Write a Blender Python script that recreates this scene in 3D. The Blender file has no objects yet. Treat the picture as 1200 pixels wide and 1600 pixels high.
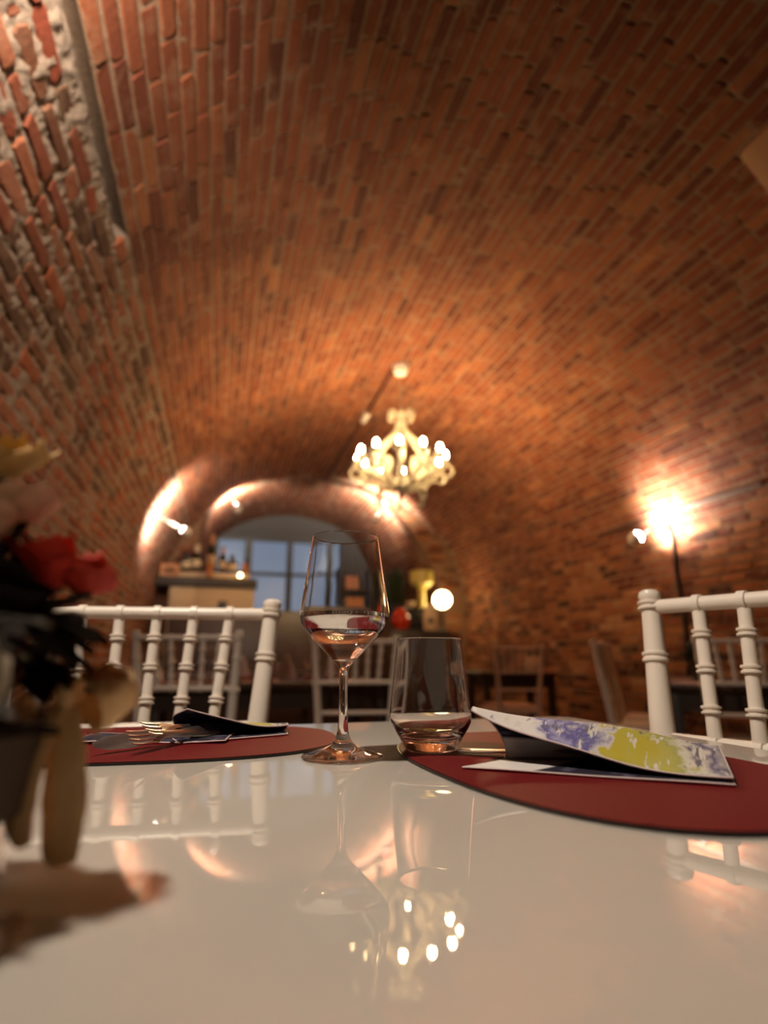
import bpy, bmesh, math, random
import numpy as np
from math import sin, cos, pi, atan, radians, sqrt
from mathutils import Vector, Matrix
random.seed(7)
rng = np.random.RandomState(7)
SC = bpy.context.scene
COL = SC.collection

# ------------------------------------------------------------------ camera, world, exposure
F_PX, HORIZON, EYE = 900.0, 1028.0, 0.845
PITCH = atan((HORIZON - 800) / F_PX)
YAW = radians(15.7)
cam = bpy.data.cameras.new('camera')
cam.sensor_fit = 'HORIZONTAL'; cam.sensor_width = 36.0; cam.lens = 36.0 * F_PX / 1200
cam.clip_start = 0.02
cam.dof.use_dof = True; cam.dof.focus_distance = 0.585; cam.dof.aperture_fstop = 3.6
camo = bpy.data.objects.new('camera', cam); COL.objects.link(camo)
camo.location = (0, 0, EYE); camo.rotation_euler = (pi / 2 + PITCH, 0, -YAW)
SC.camera = camo
SC.view_settings.view_transform = 'Standard'; SC.view_settings.look = 'None'
SC.view_settings.gamma = 1; SC.view_settings.use_curve_mapping = False
SC.view_settings.exposure = 0.0
SC.cycles.use_denoising = True
SC.cycles.sample_clamp_indirect = 6.0
SC.cycles.max_bounces = 14; SC.cycles.transmission_bounces = 12; SC.cycles.glossy_bounces = 6
SC.cycles.caustics_reflective = False
world = bpy.data.worlds.new('dusk'); SC.world = world; world.use_nodes = True
world.node_tree.nodes['Background'].inputs[0].default_value = (0.33, 0.385, 0.50, 1)
world.node_tree.nodes['Background'].inputs[1].default_value = 0.55

P_BULB = 900.0       # radiance of the chandelier bulbs
P_SPOT = 330.0        # watts of each wall spotlight

# ------------------------------------------------------------------ pixel helpers (to find real positions)
_s, _c = sin(PITCH), cos(PITCH)
def ray(px, py):
    R = px - 600.0; v = 800.0 - py
    F = F_PX * _c - v * _s; U = F_PX * _s + v * _c
    return R * cos(YAW) + F * sin(YAW), F * cos(YAW) - R * sin(YAW), U
def at_y(px, py, y):
    a, b, u = ray(px, py); k = y / b
    return Vector((a * k, y, EYE + u * k))
def at_z(px, py, z):
    a, b, u = ray(px, py); k = (z - EYE) / u
    return Vector((a * k, b * k, z))

# ------------------------------------------------------------------ materials
def mat(name, base=(0.8, 0.8, 0.8), rough=0.5, metal=0.0, spec=0.5, **kw):
    m = bpy.data.materials.new(name); m.use_nodes = True
    b = m.node_tree.nodes['Principled BSDF']
    b.inputs['Base Color'].default_value = (*base, 1)
    b.inputs['Roughness'].default_value = rough
    b.inputs['Metallic'].default_value = metal
    b.inputs['Specular IOR Level'].default_value = spec
    for k, v in kw.items():
        b.inputs[k].default_value = v
    return m
def nd(m, t, **kw):
    n = m.node_tree.nodes.new(t)
    for k, v in kw.items(): setattr(n, k, v)
    return n
def lk(m, a, b): m.node_tree.links.new(a, b)
def bsdf(m): return m.node_tree.nodes['Principled BSDF']
def ramp(m, stops, interp='LINEAR'):
    r = nd(m, 'ShaderNodeValToRGB'); e = r.color_ramp.elements; r.color_ramp.interpolation = interp
    while len(e) < len(stops): e.new(0.5)
    for x, (p, c) in zip(e, stops): x.position = p; x.color = (*c, 1)
    return r
def noise(m, scale, detail=4, rough=0.6, vec=None, kind='pos'):
    n = nd(m, 'ShaderNodeTexNoise'); n.inputs['Scale'].default_value = scale
    n.inputs['Detail'].default_value = detail; n.inputs['Roughness'].default_value = rough
    if vec is None:
        if kind == 'pos': vec = nd(m, 'ShaderNodeNewGeometry').outputs['Position']
        else: vec = nd(m, 'ShaderNodeTexCoord').outputs['Object']
    lk(m, vec, n.inputs['Vector'])
    return n
def mixc(m, fac, a, b, mode='MIX'):
    x = nd(m, 'ShaderNodeMix', data_type='RGBA', blend_type=mode)
    for sock, v in ((x.inputs[0], fac), (x.inputs[6], a), (x.inputs[7], b)):
        if hasattr(v, 'links'): lk(m, v, sock)
        elif isinstance(v, tuple): sock.default_value = (*v, 1)
        else: sock.default_value = v
    return x.outputs[2]
def bump(m, height, strength=0.3, dist=0.01):
    b = nd(m, 'ShaderNodeBump'); b.inputs['Strength'].default_value = strength; b.inputs['Distance'].default_value = dist
    lk(m, height, b.inputs['Height']); lk(m, b.outputs[0], bsdf(m).inputs['Normal'])
def brick_mat(name, stops, smear, amount):
    m = mat(name, rough=0.88, spec=0.25)
    at = nd(m, 'ShaderNodeAttribute', attribute_name='tint')
    r = ramp(m, stops); lk(m, at.outputs['Fac'], r.inputs[0])
    n1 = noise(m, 55, 6); n2 = noise(m, 9, 4); n3 = noise(m, 1.3, 3)
    c = mixc(m, 0.5, r.outputs[0], mixc(m, n1.outputs[0], (0.35, 0.3, 0.3), (1.5, 1.5, 1.5)), 'MULTIPLY')
    rr = ramp(m, [(0.52, (0, 0, 0)), (0.72, (1, 1, 1))]); lk(m, n2.outputs[0], rr.inputs[0])
    sm = nd(m, 'ShaderNodeMath', operation='MULTIPLY'); lk(m, rr.outputs[0], sm.inputs[0]); sm.inputs[1].default_value = amount
    c = mixc(m, sm.outputs[0], c, smear)
    c = mixc(m, 0.45, c, mixc(m, n3.outputs[0], (0.3, 0.3, 0.3), (1.6, 1.55, 1.5)), 'MULTIPLY')
    lk(m, c, bsdf(m).inputs['Base Color'])
    bump(m, n1.outputs[0], 0.5, 0.006)
    return m
M = {}
M['brick_vault'] = brick_mat('vault brick', [(0, (0.035, 0.012, 0.008)), (0.3, (0.125, 0.030, 0.014)), (0.6, (0.20, 0.056, 0.022)), (0.85, (0.28, 0.105, 0.04)), (1, (0.33, 0.18, 0.10))], (0.34, 0.21, 0.13), 0.45)
M['brick_wall'] = brick_mat('old wall brick', [(0, (0.05, 0.026, 0.014)), (0.15, (0.13, 0.045, 0.02)), (0.45, (0.19, 0.036, 0.016)), (0.65, (0.24, 0.062, 0.02)), (0.85, (0.20, 0.09, 0.055)), (1, (0.20, 0.105, 0.075))], (0.32, 0.2, 0.13), 0.3)
def mortar_mat(name, a, b):
    m = mat(name, rough=0.95, spec=0.2)
    n = noise(m, 70, 8, 0.7); n2 = noise(m, 6, 4)
    c = mixc(m, n.outputs[0], a, b)
    c = mixc(m, 0.35, c, mixc(m, n2.outputs[0], (0.4, 0.35, 0.3), (1.4, 1.4, 1.4)), 'MULTIPLY')
    lk(m, c, bsdf(m).inputs['Base Color']); bump(m, n.outputs[0], 0.9, 0.02)
    return m
M['mortar_vault'] = mortar_mat('vault mortar', (0.07, 0.03, 0.017), (0.44, 0.29, 0.19))
M['mortar_wall'] = mortar_mat('pale lime mortar', (0.07, 0.038, 0.022), (0.50, 0.38, 0.29))
M['mortar_dark'] = mortar_mat('sooty mortar', (0.1, 0.045, 0.025), (0.34, 0.19, 0.11))
M['floor'] = mat('dark floor', (0.035, 0.022, 0.015), 0.5)
M['table_white'] = mat('white lacquer', (0.56, 0.52, 0.465), 0.035, spec=0.55)
n_ = noise(M['table_white'], 3.0, 2); r_ = ramp(M['table_white'], [(0.3, (0.008,) * 3), (0.7, (0.025,) * 3)]); lk(M['table_white'], n_.outputs[0], r_.inputs[0]); lk(M['table_white'], r_.outputs[0], bsdf(M['table_white']).inputs['Roughness'])
M['chair_white'] = mat('cream chair paint', (0.84, 0.75, 0.65), 0.32)
M['seat_pad'] = mat('cream seat cloth', (0.62, 0.52, 0.42), 0.8)
M['glass'] = mat('clear glass', (1, 1, 1), 0.0, **{'Transmission Weight': 1.0, 'IOR': 1.47})
M['water'] = mat('clear drink', (1, 1, 1), 0.0, **{'Transmission Weight': 1.0, 'IOR': 1.333})
M['steel'] = mat('cutlery steel', (0.82, 0.80, 0.77), 0.33, 1.0)
M['dark_wood'] = mat('dark stained wood', (0.035, 0.018, 0.011), 0.4)
n_ = noise(M['dark_wood'], 12, 3); lk(M['dark_wood'], mixc(M['dark_wood'], n_.outputs[0], (0.02, 0.01, 0.007), (0.06, 0.03, 0.02)), bsdf(M['dark_wood']).inputs['Base Color'])
M['black'] = mat('black plastic', (0.01, 0.01, 0.011), 0.35)
M['frame_dark'] = mat('dark window paint', (0.02, 0.021, 0.024), 0.5)
M['plaster_dark'] = mat('grey render', (0.06, 0.055, 0.055), 0.9)
M['cream'] = mat('cream paint', (0.62, 0.47, 0.30), 0.6)
M['board'] = mat('dark board', (0.03, 0.02, 0.015), 0.5)
M['orange_wood'] = mat('orange wood', (0.42, 0.17, 0.06), 0.6)
M['ivory_metal'] = mat('ivory enamelled metal', (0.27, 0.24, 0.175), 0.5)
M['white_metal'] = mat('white metal', (0.72, 0.66, 0.6), 0.4)
M['brown_metal'] = mat('rusty conduit', (0.09, 0.035, 0.02), 0.6)
M['tan_panel'] = mat('tan panel', (0.26, 0.12, 0.05), 0.7)
def emit(name, col, s):
    m = mat(name, (0.9, 0.85, 0.8), 0.3)
    b = bsdf(m); b.inputs['Emission Color'].default_value = (*col, 1); b.inputs['Emission Strength'].default_value = s
    return m
M['bulb'] = emit('glowing bulb', (1, 0.66, 0.31), P_BULB)
M['lamp'] = emit('glowing halogen', (1, 0.95, 0.88), 40)
M['globe'] = emit('glowing globe', (1, 0.72, 0.33), 28)
M['tealight'] = emit('tea light flame', (1, 0.66, 0.3), 25)
# leather placemat
M['mat_red'] = mat('oxblood leather', (0.15, 0.014, 0.012), 0.6, spec=0.12)
n_ = noise(M['mat_red'], 260, 3); lk(M['mat_red'], mixc(M['mat_red'], n_.outputs[0], (0.085, 0.004, 0.006), (0.17, 0.010, 0.012)), bsdf(M['mat_red']).inputs['Base Color']); bump(M['mat_red'], n_.outputs[0], 0.25, 0.001)
M['mat_edge'] = mat('black leather edge', (0.012, 0.008, 0.007), 0.5)
# printed napkin cloth: violet, white, yellow green and black watercolour blots
def print_mat(name, dark=1.0):
    m = mat(name, rough=0.75, spec=0.2)
    uv = nd(m, 'ShaderNodeAttribute', attribute_name='sheet')      # x along the sheet, y across
    n1 = noise(m, 3.2, 3, 0.5, uv.outputs['Vector']); n2 = noise(m, 9, 4, 0.6, uv.outputs['Vector'])
    sep = nd(m, 'ShaderNodeSeparateXYZ'); lk(m, uv.outputs['Vector'], sep.inputs[0])
    def math(op, a, b):
        x = nd(m, 'ShaderNodeMath', operation=op)
        for s, v in zip(x.inputs, (a, b)):
            if hasattr(v, 'links'): lk(m, v, s)
            else: s.default_value = v
        return x.outputs[0]
    n3 = noise(m, 22, 3, 0.6, uv.outputs['Vector'])
    wob = math('ADD', math('ADD', math('MULTIPLY', math('SUBTRACT', n1.outputs[0], 0.5), 0.7), math('MULTIPLY', math('SUBTRACT', n2.outputs[0], 0.5), 0.35)), math('MULTIPLY', math('SUBTRACT', n3.outputs[0], 0.5), 0.12))
    diag = math('ADD', math('ADD', sep.outputs[0], math('MULTIPLY', sep.outputs[1], -0.28)), wob)
    r = ramp(m, [(0.0, (0.66, 0.62, 0.60)), (0.06, (0.55, 0.52, 0.58)), (0.11, (0.10, 0.09, 0.25)), (0.20, (0.34, 0.32, 0.50)), (0.25, (0.10, 0.09, 0.27)), (0.33, (0.55, 0.52, 0.50)), (0.36, (0.44, 0.36, 0.03)), (0.50, (0.42, 0.38, 0.09)),
                 (0.58, (0.34, 0.34, 0.10)), (0.64, (0.60, 0.56, 0.48)), (0.72, (0.10, 0.085, 0.17)), (0.80, (0.52, 0.48, 0.46)), (0.88, (0.28, 0.25, 0.32)), (1.0, (0.5, 0.46, 0.42))])
    lk(m, diag, r.inputs[0])
    v = nd(m, 'ShaderNodeTexVoronoi'); v.inputs['Scale'].default_value = 6; lk(m, uv.outputs['Vector'], v.inputs['Vector'])
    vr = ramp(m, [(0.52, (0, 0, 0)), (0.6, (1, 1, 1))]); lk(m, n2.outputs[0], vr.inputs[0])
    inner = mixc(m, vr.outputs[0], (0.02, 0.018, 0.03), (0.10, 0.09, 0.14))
    mp = nd(m, 'ShaderNodeMapping'); mp.inputs['Rotation'].default_value = (0, 0, 0.7); mp.inputs['Scale'].default_value = (26, 7, 1); lk(m, uv.outputs['Vector'], mp.inputs['Vector'])
    s1 = noise(m, 1.0, 3, 0.6, mp.outputs['Vector']); mp2 = nd(m, 'ShaderNodeMapping'); mp2.inputs['Rotation'].default_value = (0, 0, 0.9); mp2.inputs['Location'].default_value = (3, 5, 0); mp2.inputs['Scale'].default_value = (18, 6, 1); lk(m, uv.outputs['Vector'], mp2.inputs['Vector'])
    s2 = noise(m, 1.0, 3, 0.6, mp2.outputs['Vector'])
    w1 = ramp(m, [(0.58, (0, 0, 0)), (0.63, (1, 1, 1))]); lk(m, s1.outputs[0], w1.inputs[0])
    w2 = ramp(m, [(0.60, (0, 0, 0)), (0.66, (1, 1, 1))]); lk(m, s2.outputs[0], w2.inputs[0])
    top = mixc(m, w1.outputs[0], r.outputs[0], (0.60, 0.56, 0.50)); top = mixc(m, w2.outputs[0], top, (0.13, 0.12, 0.15))
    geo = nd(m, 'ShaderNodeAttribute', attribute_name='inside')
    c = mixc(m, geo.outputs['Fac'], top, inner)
    lk(m, c, bsdf(m).inputs['Base Color'])
    w = noise(m, 400, 2); bump(m, w.outputs[0], 0.15, 0.0005)
    return m
M['napkin'] = print_mat('printed napkin cloth')
M['hem'] = mat('napkin hem', (0.66, 0.52, 0.5), 0.8)
M['petal_red'] = mat('red petal', (0.58, 0.03, 0.01), 0.6)
M['petal_cream'] = mat('dried cream petal', (0.62, 0.42, 0.27), 0.7)
M['petal_ochre'] = mat('ochre petal', (0.58, 0.36, 0.11), 0.7)
M['leaf_dark'] = mat('dark dried leaf', (0.014, 0.008, 0.005), 0.8, spec=0.1)
M['stem'] = mat('dark stem', (0.02, 0.012, 0.008), 0.7)
M['raffia'] = mat('tan raffia', (0.50, 0.27, 0.10), 0.7)
n_ = noise(M['raffia'], 90, 3); lk(M['raffia'], mixc(M['raffia'], n_.outputs[0], (0.62, 0.35, 0.13), (0.86, 0.60, 0.32)), bsdf(M['raffia']).inputs['Base Color'])
M['grey_cloth'] = mat('grey lace', (0.11, 0.08, 0.06), 0.8)
M['candle'] = mat('ivory wax', (0.5, 0.40, 0.28), 0.5)
M['bottle_dark'] = mat('dark bottle glass', (0.01, 0.012, 0.008), 0.08)
M['bottle_amber'] = mat('amber bottle', (0.35, 0.11, 0.02), 0.12)
M['red_glass'] = mat('red glass', (0.45, 0.03, 0.008), 0.12)
M['yellow_green'] = mat('yellow green ceramic', (0.52, 0.42, 0.10), 0.4)
M['plant'] = mat('plant leaf', (0.02, 0.03, 0.012), 0.6)
M['pane'] = mat('window glass', (0.9, 0.95, 1), 0.22, **{'Transmission Weight': 1.0, 'IOR': 1.2})

# ------------------------------------------------------------------ mesh helpers
def tag(o, label=None, cat=None, group=None, kind=None):
    if label: o['label'] = label
    if cat: o['category'] = cat
    if group: o['group'] = group
    if kind: o['kind'] = kind
    return o
def link(name, me, parent=None):
    o = bpy.data.objects.new(name, me); COL.objects.link(o)
    if parent is not None: o.parent = parent
    return o
def empty(name, loc=(0, 0, 0), rz=0.0):
    o = bpy.data.objects.new(name, None); COL.objects.link(o)
    o.location = loc; o.rotation_euler = (0, 0, rz); o.empty_display_size = 0.05
    return o
def thing(name, label, cat, loc=(0, 0, 0), rz=0.0, group=None):
    return tag(empty(name, loc, rz), label, cat, group)
class MB:
    """collects vertices and faces of ONE mesh"""
    def __init__(s): s.v = []; s.f = []
    def add(s, v, f, mtx=None):
        n = len(s.v)
        s.v += [tuple(mtx @ Vector(p)) for p in v] if mtx is not None else [tuple(p) for p in v]
        s.f += [tuple(i + n for i in q) for q in f]; return s
    def lathe(s, prof, seg=16, mtx=None, cap=True):
        v = []; f = []
        for r, z in prof:
            for k in range(seg):
                a = 2 * pi * k / seg; v.append((r * cos(a), r * sin(a), z))
        for i in range(len(prof) - 1):
            for k in range(seg):
                k2 = (k + 1) % seg
                f.append((i * seg + k, i * seg + k2, (i + 1) * seg + k2, (i + 1) * seg + k))
        if cap:
            f.append(tuple(reversed(range(seg)))); f.append(tuple((len(prof) - 1) * seg + k for k in range(seg)))
        return s.add(v, f, mtx)
    def turned(s, a, b, prof, seg=12):
        """lathe profile [(radius, t 0..1)] laid from point a to point b"""
        a = Vector(a); b = Vector(b); d = b - a; L = d.length
        q = d.to_track_quat('Z', 'Y').to_matrix().to_4x4()
        return s.lathe([(r, t * L) for r, t in prof], seg, Matrix.Translation(a) @ q)
    def tube(s, pts, rad, seg=8):
        pts = [Vector(p) for p in pts]; n = len(pts)
        if not hasattr(rad, '__len__'): rad = [rad] * n
        v = []; f = []; up = Vector((0.13, 0.21, 1)).normalized(); prev = None
        for i, p in enumerate(pts):
            t = (pts[min(i + 1, n - 1)] - pts[max(i - 1, 0)]).normalized()
            if prev is None:
                x = t.cross(up)
                if x.length < 1e-3: x = t.cross(Vector((1, 0, 0)))
            else: x = prev - t * prev.dot(t)
            x.normalize(); prev = x; y = t.cross(x)
            for k in range(seg):
                a = 2 * pi * k / seg; v.append(p + (x * cos(a) + y * sin(a)) * rad[i])
        for i in range(n - 1):
            for k in range(seg):
                k2 = (k + 1) % seg
                f.append((i * seg + k, i * seg + k2, (i + 1) * seg + k2, (i + 1) * seg + k))
        f.append(tuple(reversed(range(seg)))); f.append(tuple((n - 1) * seg + k for k in range(seg)))
        return s.add(v, f)
    def box(s, lo, hi, mtx=None, bev=0.0):
        x0, y0, z0 = lo; x1, y1, z1 = hi
        if bev <= 0:
            v = [(x0, y0, z0), (x1, y0, z0), (x1, y1, z0), (x0, y1, z0), (x0, y0, z1), (x1, y0, z1), (x1, y1, z1), (x0, y1, z1)]
            f = [(3, 2, 1, 0), (4, 5, 6, 7), (0, 1, 5, 4), (1, 2, 6, 5), (2, 3, 7, 6), (3, 0, 4, 7)]
            return s.add(v, f, mtx)
        b = bmesh.new(); bmesh.ops.create_cube(b, size=1)
        for w in b.verts: w.co = Vector(((x0 + x1) / 2 + w.co.x * (x1 - x0), (y0 + y1) / 2 + w.co.y * (y1 - y0), (z0 + z1) / 2 + w.co.z * (z1 - z0)))
        bmesh.ops.bevel(b, geom=list(b.edges), offset=bev, segments=2, affect='EDGES', profile=0.5)
        b.verts.index_update()
        v = [tuple(w.co) for w in b.verts]; f = [tuple(w.index for w in q.verts) for q in b.faces]; b.free()
        return s.add(v, f, mtx)
    def ball(s, c, r, seg=12, rings=8, mtx=None):
        if not hasattr(r, '__len__'): r = (r, r, r)
        prof = [(max(1e-4, sin(pi * i / rings)), -cos(pi * i / rings)) for i in range(rings + 1)]
        m = Matrix.Translation(c) @ Matrix.Diagonal((*r, 1))
        return s.lathe(prof, seg, m if mtx is None else mtx @ m, cap=False)
    def mesh(s, name, material, smooth=True, angle=40):
        me = bpy.data.meshes.new(name); me.from_pydata(s.v, [], s.f)
        if material is not None: me.materials.append(material)
        if smooth:
            me.polygons.foreach_set('use_smooth', [True] * len(me.polygons))
            me.set_sharp_from_angle(angle=radians(angle))
        me.update(); return me
    def build(s, name, material, parent=None, smooth=True, angle=40):
        return link(name, s.mesh(name, material, smooth, angle), parent)
def copy_tree(o, parent=None):
    kids = list(o.children)
    c = o.copy(); COL.objects.link(c); c.parent = parent
    for ch in kids: copy_tree(ch, c)
    return c
def spline(pts, n=8):
    """Catmull-Rom through pts"""
    P = [Vector(p) for p in pts]; P = [2 * P[0] - P[1]] + P + [2 * P[-1] - P[-2]]; out = []
    for i in range(1, len(P) - 2):
        for k in range(n):
            t = k / n; a, b, c, d = P[i - 1:i + 3]
            out.append(0.5 * ((2 * b) + (c - a) * t + (2 * a - 5 * b + 4 * c - d) * t * t + (3 * b - a - 3 * c + d) * t ** 3))
    out.append(P[-2]); return out

# ------------------------------------------------------------------ the vault: profile, shell, bricks
XC, VA, VB, ZS = 1.43, 2.28, 1.97, 0.73 + EYE      # axis, half width, rise, springing height
Y_END, Y_WINDOW, Y_BEHIND = 8.5, 11.0, -2.6
def vault_profile():
    p = [(XC - VA, z) for z in np.linspace(0, ZS, 40)[:-1]]
    p += [(XC - VA * cos(a), ZS + VB * sin(a)) for a in np.linspace(0, pi, 160)]
    p += [(XC + VA, z) for z in np.linspace(ZS, 0, 40)[1:]]
    return np.array(p)
class Profile:
    def __init__(s, pts):
        s.p = np.array(pts, float); d = np.hypot(*np.diff(s.p, axis=0).T); s.s = np.concatenate([[0], np.cumsum(d)]); s.L = s.s[-1]
    def at(s, q):
        e = 0.02
        f = lambda w: np.array([np.interp(w, s.s, s.p[:, 0]), np.interp(w, s.s, s.p[:, 1])])
        a = f(max(0, q - e)); b = f(min(s.L, q + e)); t = (b - a) / np.linalg.norm(b - a)
        c = f(q)
        return c, t, np.array([t[1], -t[0]])            # position, tangent, normal towards the room
VP = Profile(vault_profile())
def s_at(x_test, rising=True):
    """arc length where the profile passes a height on the left (rising) or right side"""
    half = len(VP.p) // 2
    z = VP.p[:half, 1] if rising else VP.p[half:, 1][::-1]
    q = VP.s[:half] if rising else VP.s[half:][::-1]
    return float(np.interp(x_test, z, q))
S_GROOVE = s_at(1.78 + EYE)
S_RIGHT = S_GROOVE + 0.005 + 0.068 * round((s_at(1.02 + EYE, False) - S_GROOVE) / 0.068)
GROOVE_END = 2.35
_lat = np.random.RandomState(3).rand(256, 256)
def vnoise(x, y):
    """smooth value noise, 0..1"""
    x = np.asarray(x, float); y = np.asarray(y, float); xi = np.floor(x).astype(int); yi = np.floor(y).astype(int); fx = x - xi; fy = y - yi
    fx = fx * fx * (3 - 2 * fx); fy = fy * fy * (3 - 2 * fy); g = lambda a, b: _lat[a % 256, b % 256]
    return (g(xi, yi) * (1 - fx) + g(xi + 1, yi) * fx) * (1 - fy) + (g(xi, yi + 1) * (1 - fx) + g(xi + 1, yi + 1) * fx) * fy
def fbm(x, y): return (vnoise(x * 14, y * 14) * 0.9 + vnoise(x * 34 + 7, y * 34 + 3) * 0.8 + vnoise(x * 80 + 5, y * 80 + 9) * 0.6) / 2.3 - 0.5
def grid(a, b, step, fine=None, fstep=None):
    if fine is None: return np.linspace(a, b, max(2, int((b - a) / step) + 1))
    f0, f1 = max(a, fine[0]), min(b, fine[1]); out = []
    if f0 > a: out += list(np.linspace(a, f0, max(2, int((f0 - a) / step) + 1)))[:-1]
    out += list(np.linspace(f0, f1, max(2, int((f1 - f0) / fstep) + 1)))
    if f1 < b: out += list(np.linspace(f1, b, max(2, int((b - f1) / step) + 1)))[1:]
    return np.array(out)
def shell(prof, ss, ys, depth, rough, groove=False):
    v = []; f = []; ny = len(ys)
    for q in ss:
        c, t, n = prof.at(q)
        d = -depth + rough * 2 * fbm(ys, q + 0 * ys)
        if groove: d = d - 0.07 * ((q > ss[-1] - 0.055) & (ys < GROOVE_END))
        v.append(np.stack([c[0] + n[0] * d, ys, c[1] + n[1] * d], 1))
    v = np.concatenate(v).tolist()
    for i in range(len(ss) - 1):
        for j in range(ny - 1):
            f.append((i * ny + j, i * ny + j + 1, (i + 1) * ny + j + 1, (i + 1) * ny + j))
    return v, f
def outer(prof, s0, s1, y0, y1, off, base):
    """back skin of the shell, so that it has thickness"""
    ss = np.linspace(s0, s1, 24); v = []; f = []
    for q in ss:
        c, t, n = prof.at(q)
        for y in (y0, y1): v.append((c[0] - n[0] * off, y, c[1] - n[1] * off))
    for i in range(23): f.append(tuple(base + k for k in (2 * i, 2 * i + 2, 2 * i + 3, 2 * i + 1)))
    return v, f
def make_shell(name, prof, s0, s1, y0, y1, ds, dy, material, depth=0.006, rough=0.003, groove=False, near=None):
    v, f = shell(prof, grid(s0, s1, ds, *((near[0], near[2]) if near else ())), grid(y0, y1, dy, *((near[1], near[2]) if near else ())), depth, rough, groove)
    v2, f2 = outer(prof, s0, s1, y0, y1, 0.25, len(v))
    me = bpy.data.meshes.new(name); me.from_pydata(v + v2, [], f + f2); me.materials.append(material)
    me.polygons.foreach_set('use_smooth', [True] * len(me.polygons))
    return tag(link(name, me), kind='structure')

def brick_shape(r, worn):
    """one worn brick, unit length along x, unit height along y, face towards +z; returns verts, faces"""
    ch = 0.10 + 0.16 * worn
    cx = 0.5 - 0.02 * r.rand(8); cy = 0.5 - 0.06 * r.rand(8)
    base = [(-1, -1 + 2 * ch), (-1 + ch * 0.5, -1), (1 - ch * 0.5, -1), (1, -1 + 2 * ch), (1, 1 - 2 * ch), (1 - ch * 0.5, 1), (-1 + ch * 0.5, 1), (-1, 1 - 2 * ch)]
    b = []; t = []
    for k, (x, y) in enumerate(base):
        jx = (r.rand() - 0.5) * (0.03 + 0.05 * worn); jy = (r.rand() - 0.5) * (0.08 + 0.22 * worn)
        x, y = x * 0.5 + jx, y * 0.5 + jy
        b.append((x, y, -1.6)); t.append((x * (0.965 - 0.03 * worn), y * (0.86 - 0.10 * worn), 1 + (r.rand() - 0.5) * 0.5))
    m = [(x, y, 0.25) for x, y, _ in b]
    v = b + m + t; f = []
    for L in (0, 8):
        for k in range(8): k2 = (k + 1) % 8; f.append((L + k, L + k2, L + 8 + k2, L + 8 + k))
    f.append(tuple(range(16, 24)))
    return v, f
def brick_variants(n, worn, material, tints, seed):
    r = np.random.RandomState(seed); out = []
    for k in range(n):
        v, f = brick_shape(r, worn); me = bpy.data.meshes.new('brick'); me.from_pydata(v, [], f); me.materials.append(material)
        a = me.attributes.new('tint', 'FLOAT', 'POINT'); tv = tints(r); a.data.foreach_set('value', [tv] * len(v))
        out.append((np.array(v), f, tv, me))
    return out
def lay_bricks(host, places, variants, keep=300, seed=1):
    """places: (pos, ex along, ey up the course, ez outwards, length, height, proud). The 300 that show largest become parts."""
    r = np.random.RandomState(seed)
    W = []
    for p in places:
        q = p[0] - np.array([0, 0, EYE]); R = q[0] * cos(YAW) - q[1] * sin(YAW); Fw = q[0] * sin(YAW) + q[1] * cos(YAW)
        d = Fw * _c + q[2] * _s; u = q[2] * _c - Fw * _s
        if d < 0.05: W.append(0); continue
        px = 600 + F_PX * R / d; py = 800 - F_PX * u / d
        W.append((1.0 / d ** 2) * max(0.05, -np.dot(p[3], q) / np.linalg.norm(q)) if -20 < px < 1220 and -20 < py < 1130 else 0)
    order = np.argsort(-np.array(W)); single = set(int(i) for i in order[:keep] if W[i] > 0)
    V = []; Fc = []; T = []
    for i, (pos, ex, ey, ez, l, h, pr) in enumerate(places):
        vv, ff, tv, me = variants[r.randint(len(variants))]
        if i in single:
            o = bpy.data.objects.new('brick', me); COL.objects.link(o); o.parent = host
            o.matrix_local = Matrix(((ex[0] * l, ey[0] * h, ez[0] * pr, pos[0]), (ex[1] * l, ey[1] * h, ez[1] * pr, pos[1]), (ex[2] * l, ey[2] * h, ez[2] * pr, pos[2]), (0, 0, 0, 1)))
        else:
            w = pos + np.outer(vv[:, 0] * l, ex) + np.outer(vv[:, 1] * h, ey) + np.outer(vv[:, 2] * pr, ez)
            n = len(V); V += w.tolist(); Fc += [tuple(k + n for k in q) for q in ff]; T += [tv] * len(vv)
    if V:
        me = bpy.data.meshes.new('brickwork'); me.from_pydata(V, [], Fc); me.materials.append(variants[0][3].materials[0])
        a = me.attributes.new('tint', 'FLOAT', 'POINT'); a.data.foreach_set('value', T)
        tag(link('brickwork', me, host), kind='stuff')
def courses(prof, s0, s1, y0, y1, pitch, length, joint, proud, seed, mixed=False, skip=None, ytop=None):
    r = np.random.RandomState(seed); out = []; k = 0; q = s0 + pitch / 2
    while q < s1 - pitch * 0.3:
        c, t, n = prof.at(q); y = y0 - length * r.rand()
        ey = np.array([t[0], 0, t[1]]); ez = np.array([n[0], 0, n[1]]); ex = np.array([0.0, 1.0, 0.0])
        hh = pitch - joint * (0.8 + 0.4 * r.rand()); wob = (r.rand() - 0.5) * 0.006
        while y < y1:
            L = length * (0.93 + 0.14 * r.rand())
            if mixed and r.rand() < 0.3: L *= 0.55
            yc = y + L / 2
            if yc - L / 2 > y0 - 0.02 and yc + L / 2 < y1 + 0.02 and not (skip and skip(q, yc)):
                pr = proud * (0.55 + 0.9 * r.rand())
                pos = np.array([c[0], yc, c[1]]) + ey * (wob + (r.rand() - 0.5) * 0.004)
                tilt = (r.rand() - 0.5) * 0.03
                e1 = ex + ey * tilt * 0.5; e1 /= np.linalg.norm(e1); e2 = np.cross(ez, e1)
                out.append((pos, e1, e2, ez, L - joint * (0.8 + 0.5 * r.rand()), hh * (0.92 + 0.1 * r.rand()), pr))
            y += L
        q += pitch; k += 1
    return out
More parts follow.
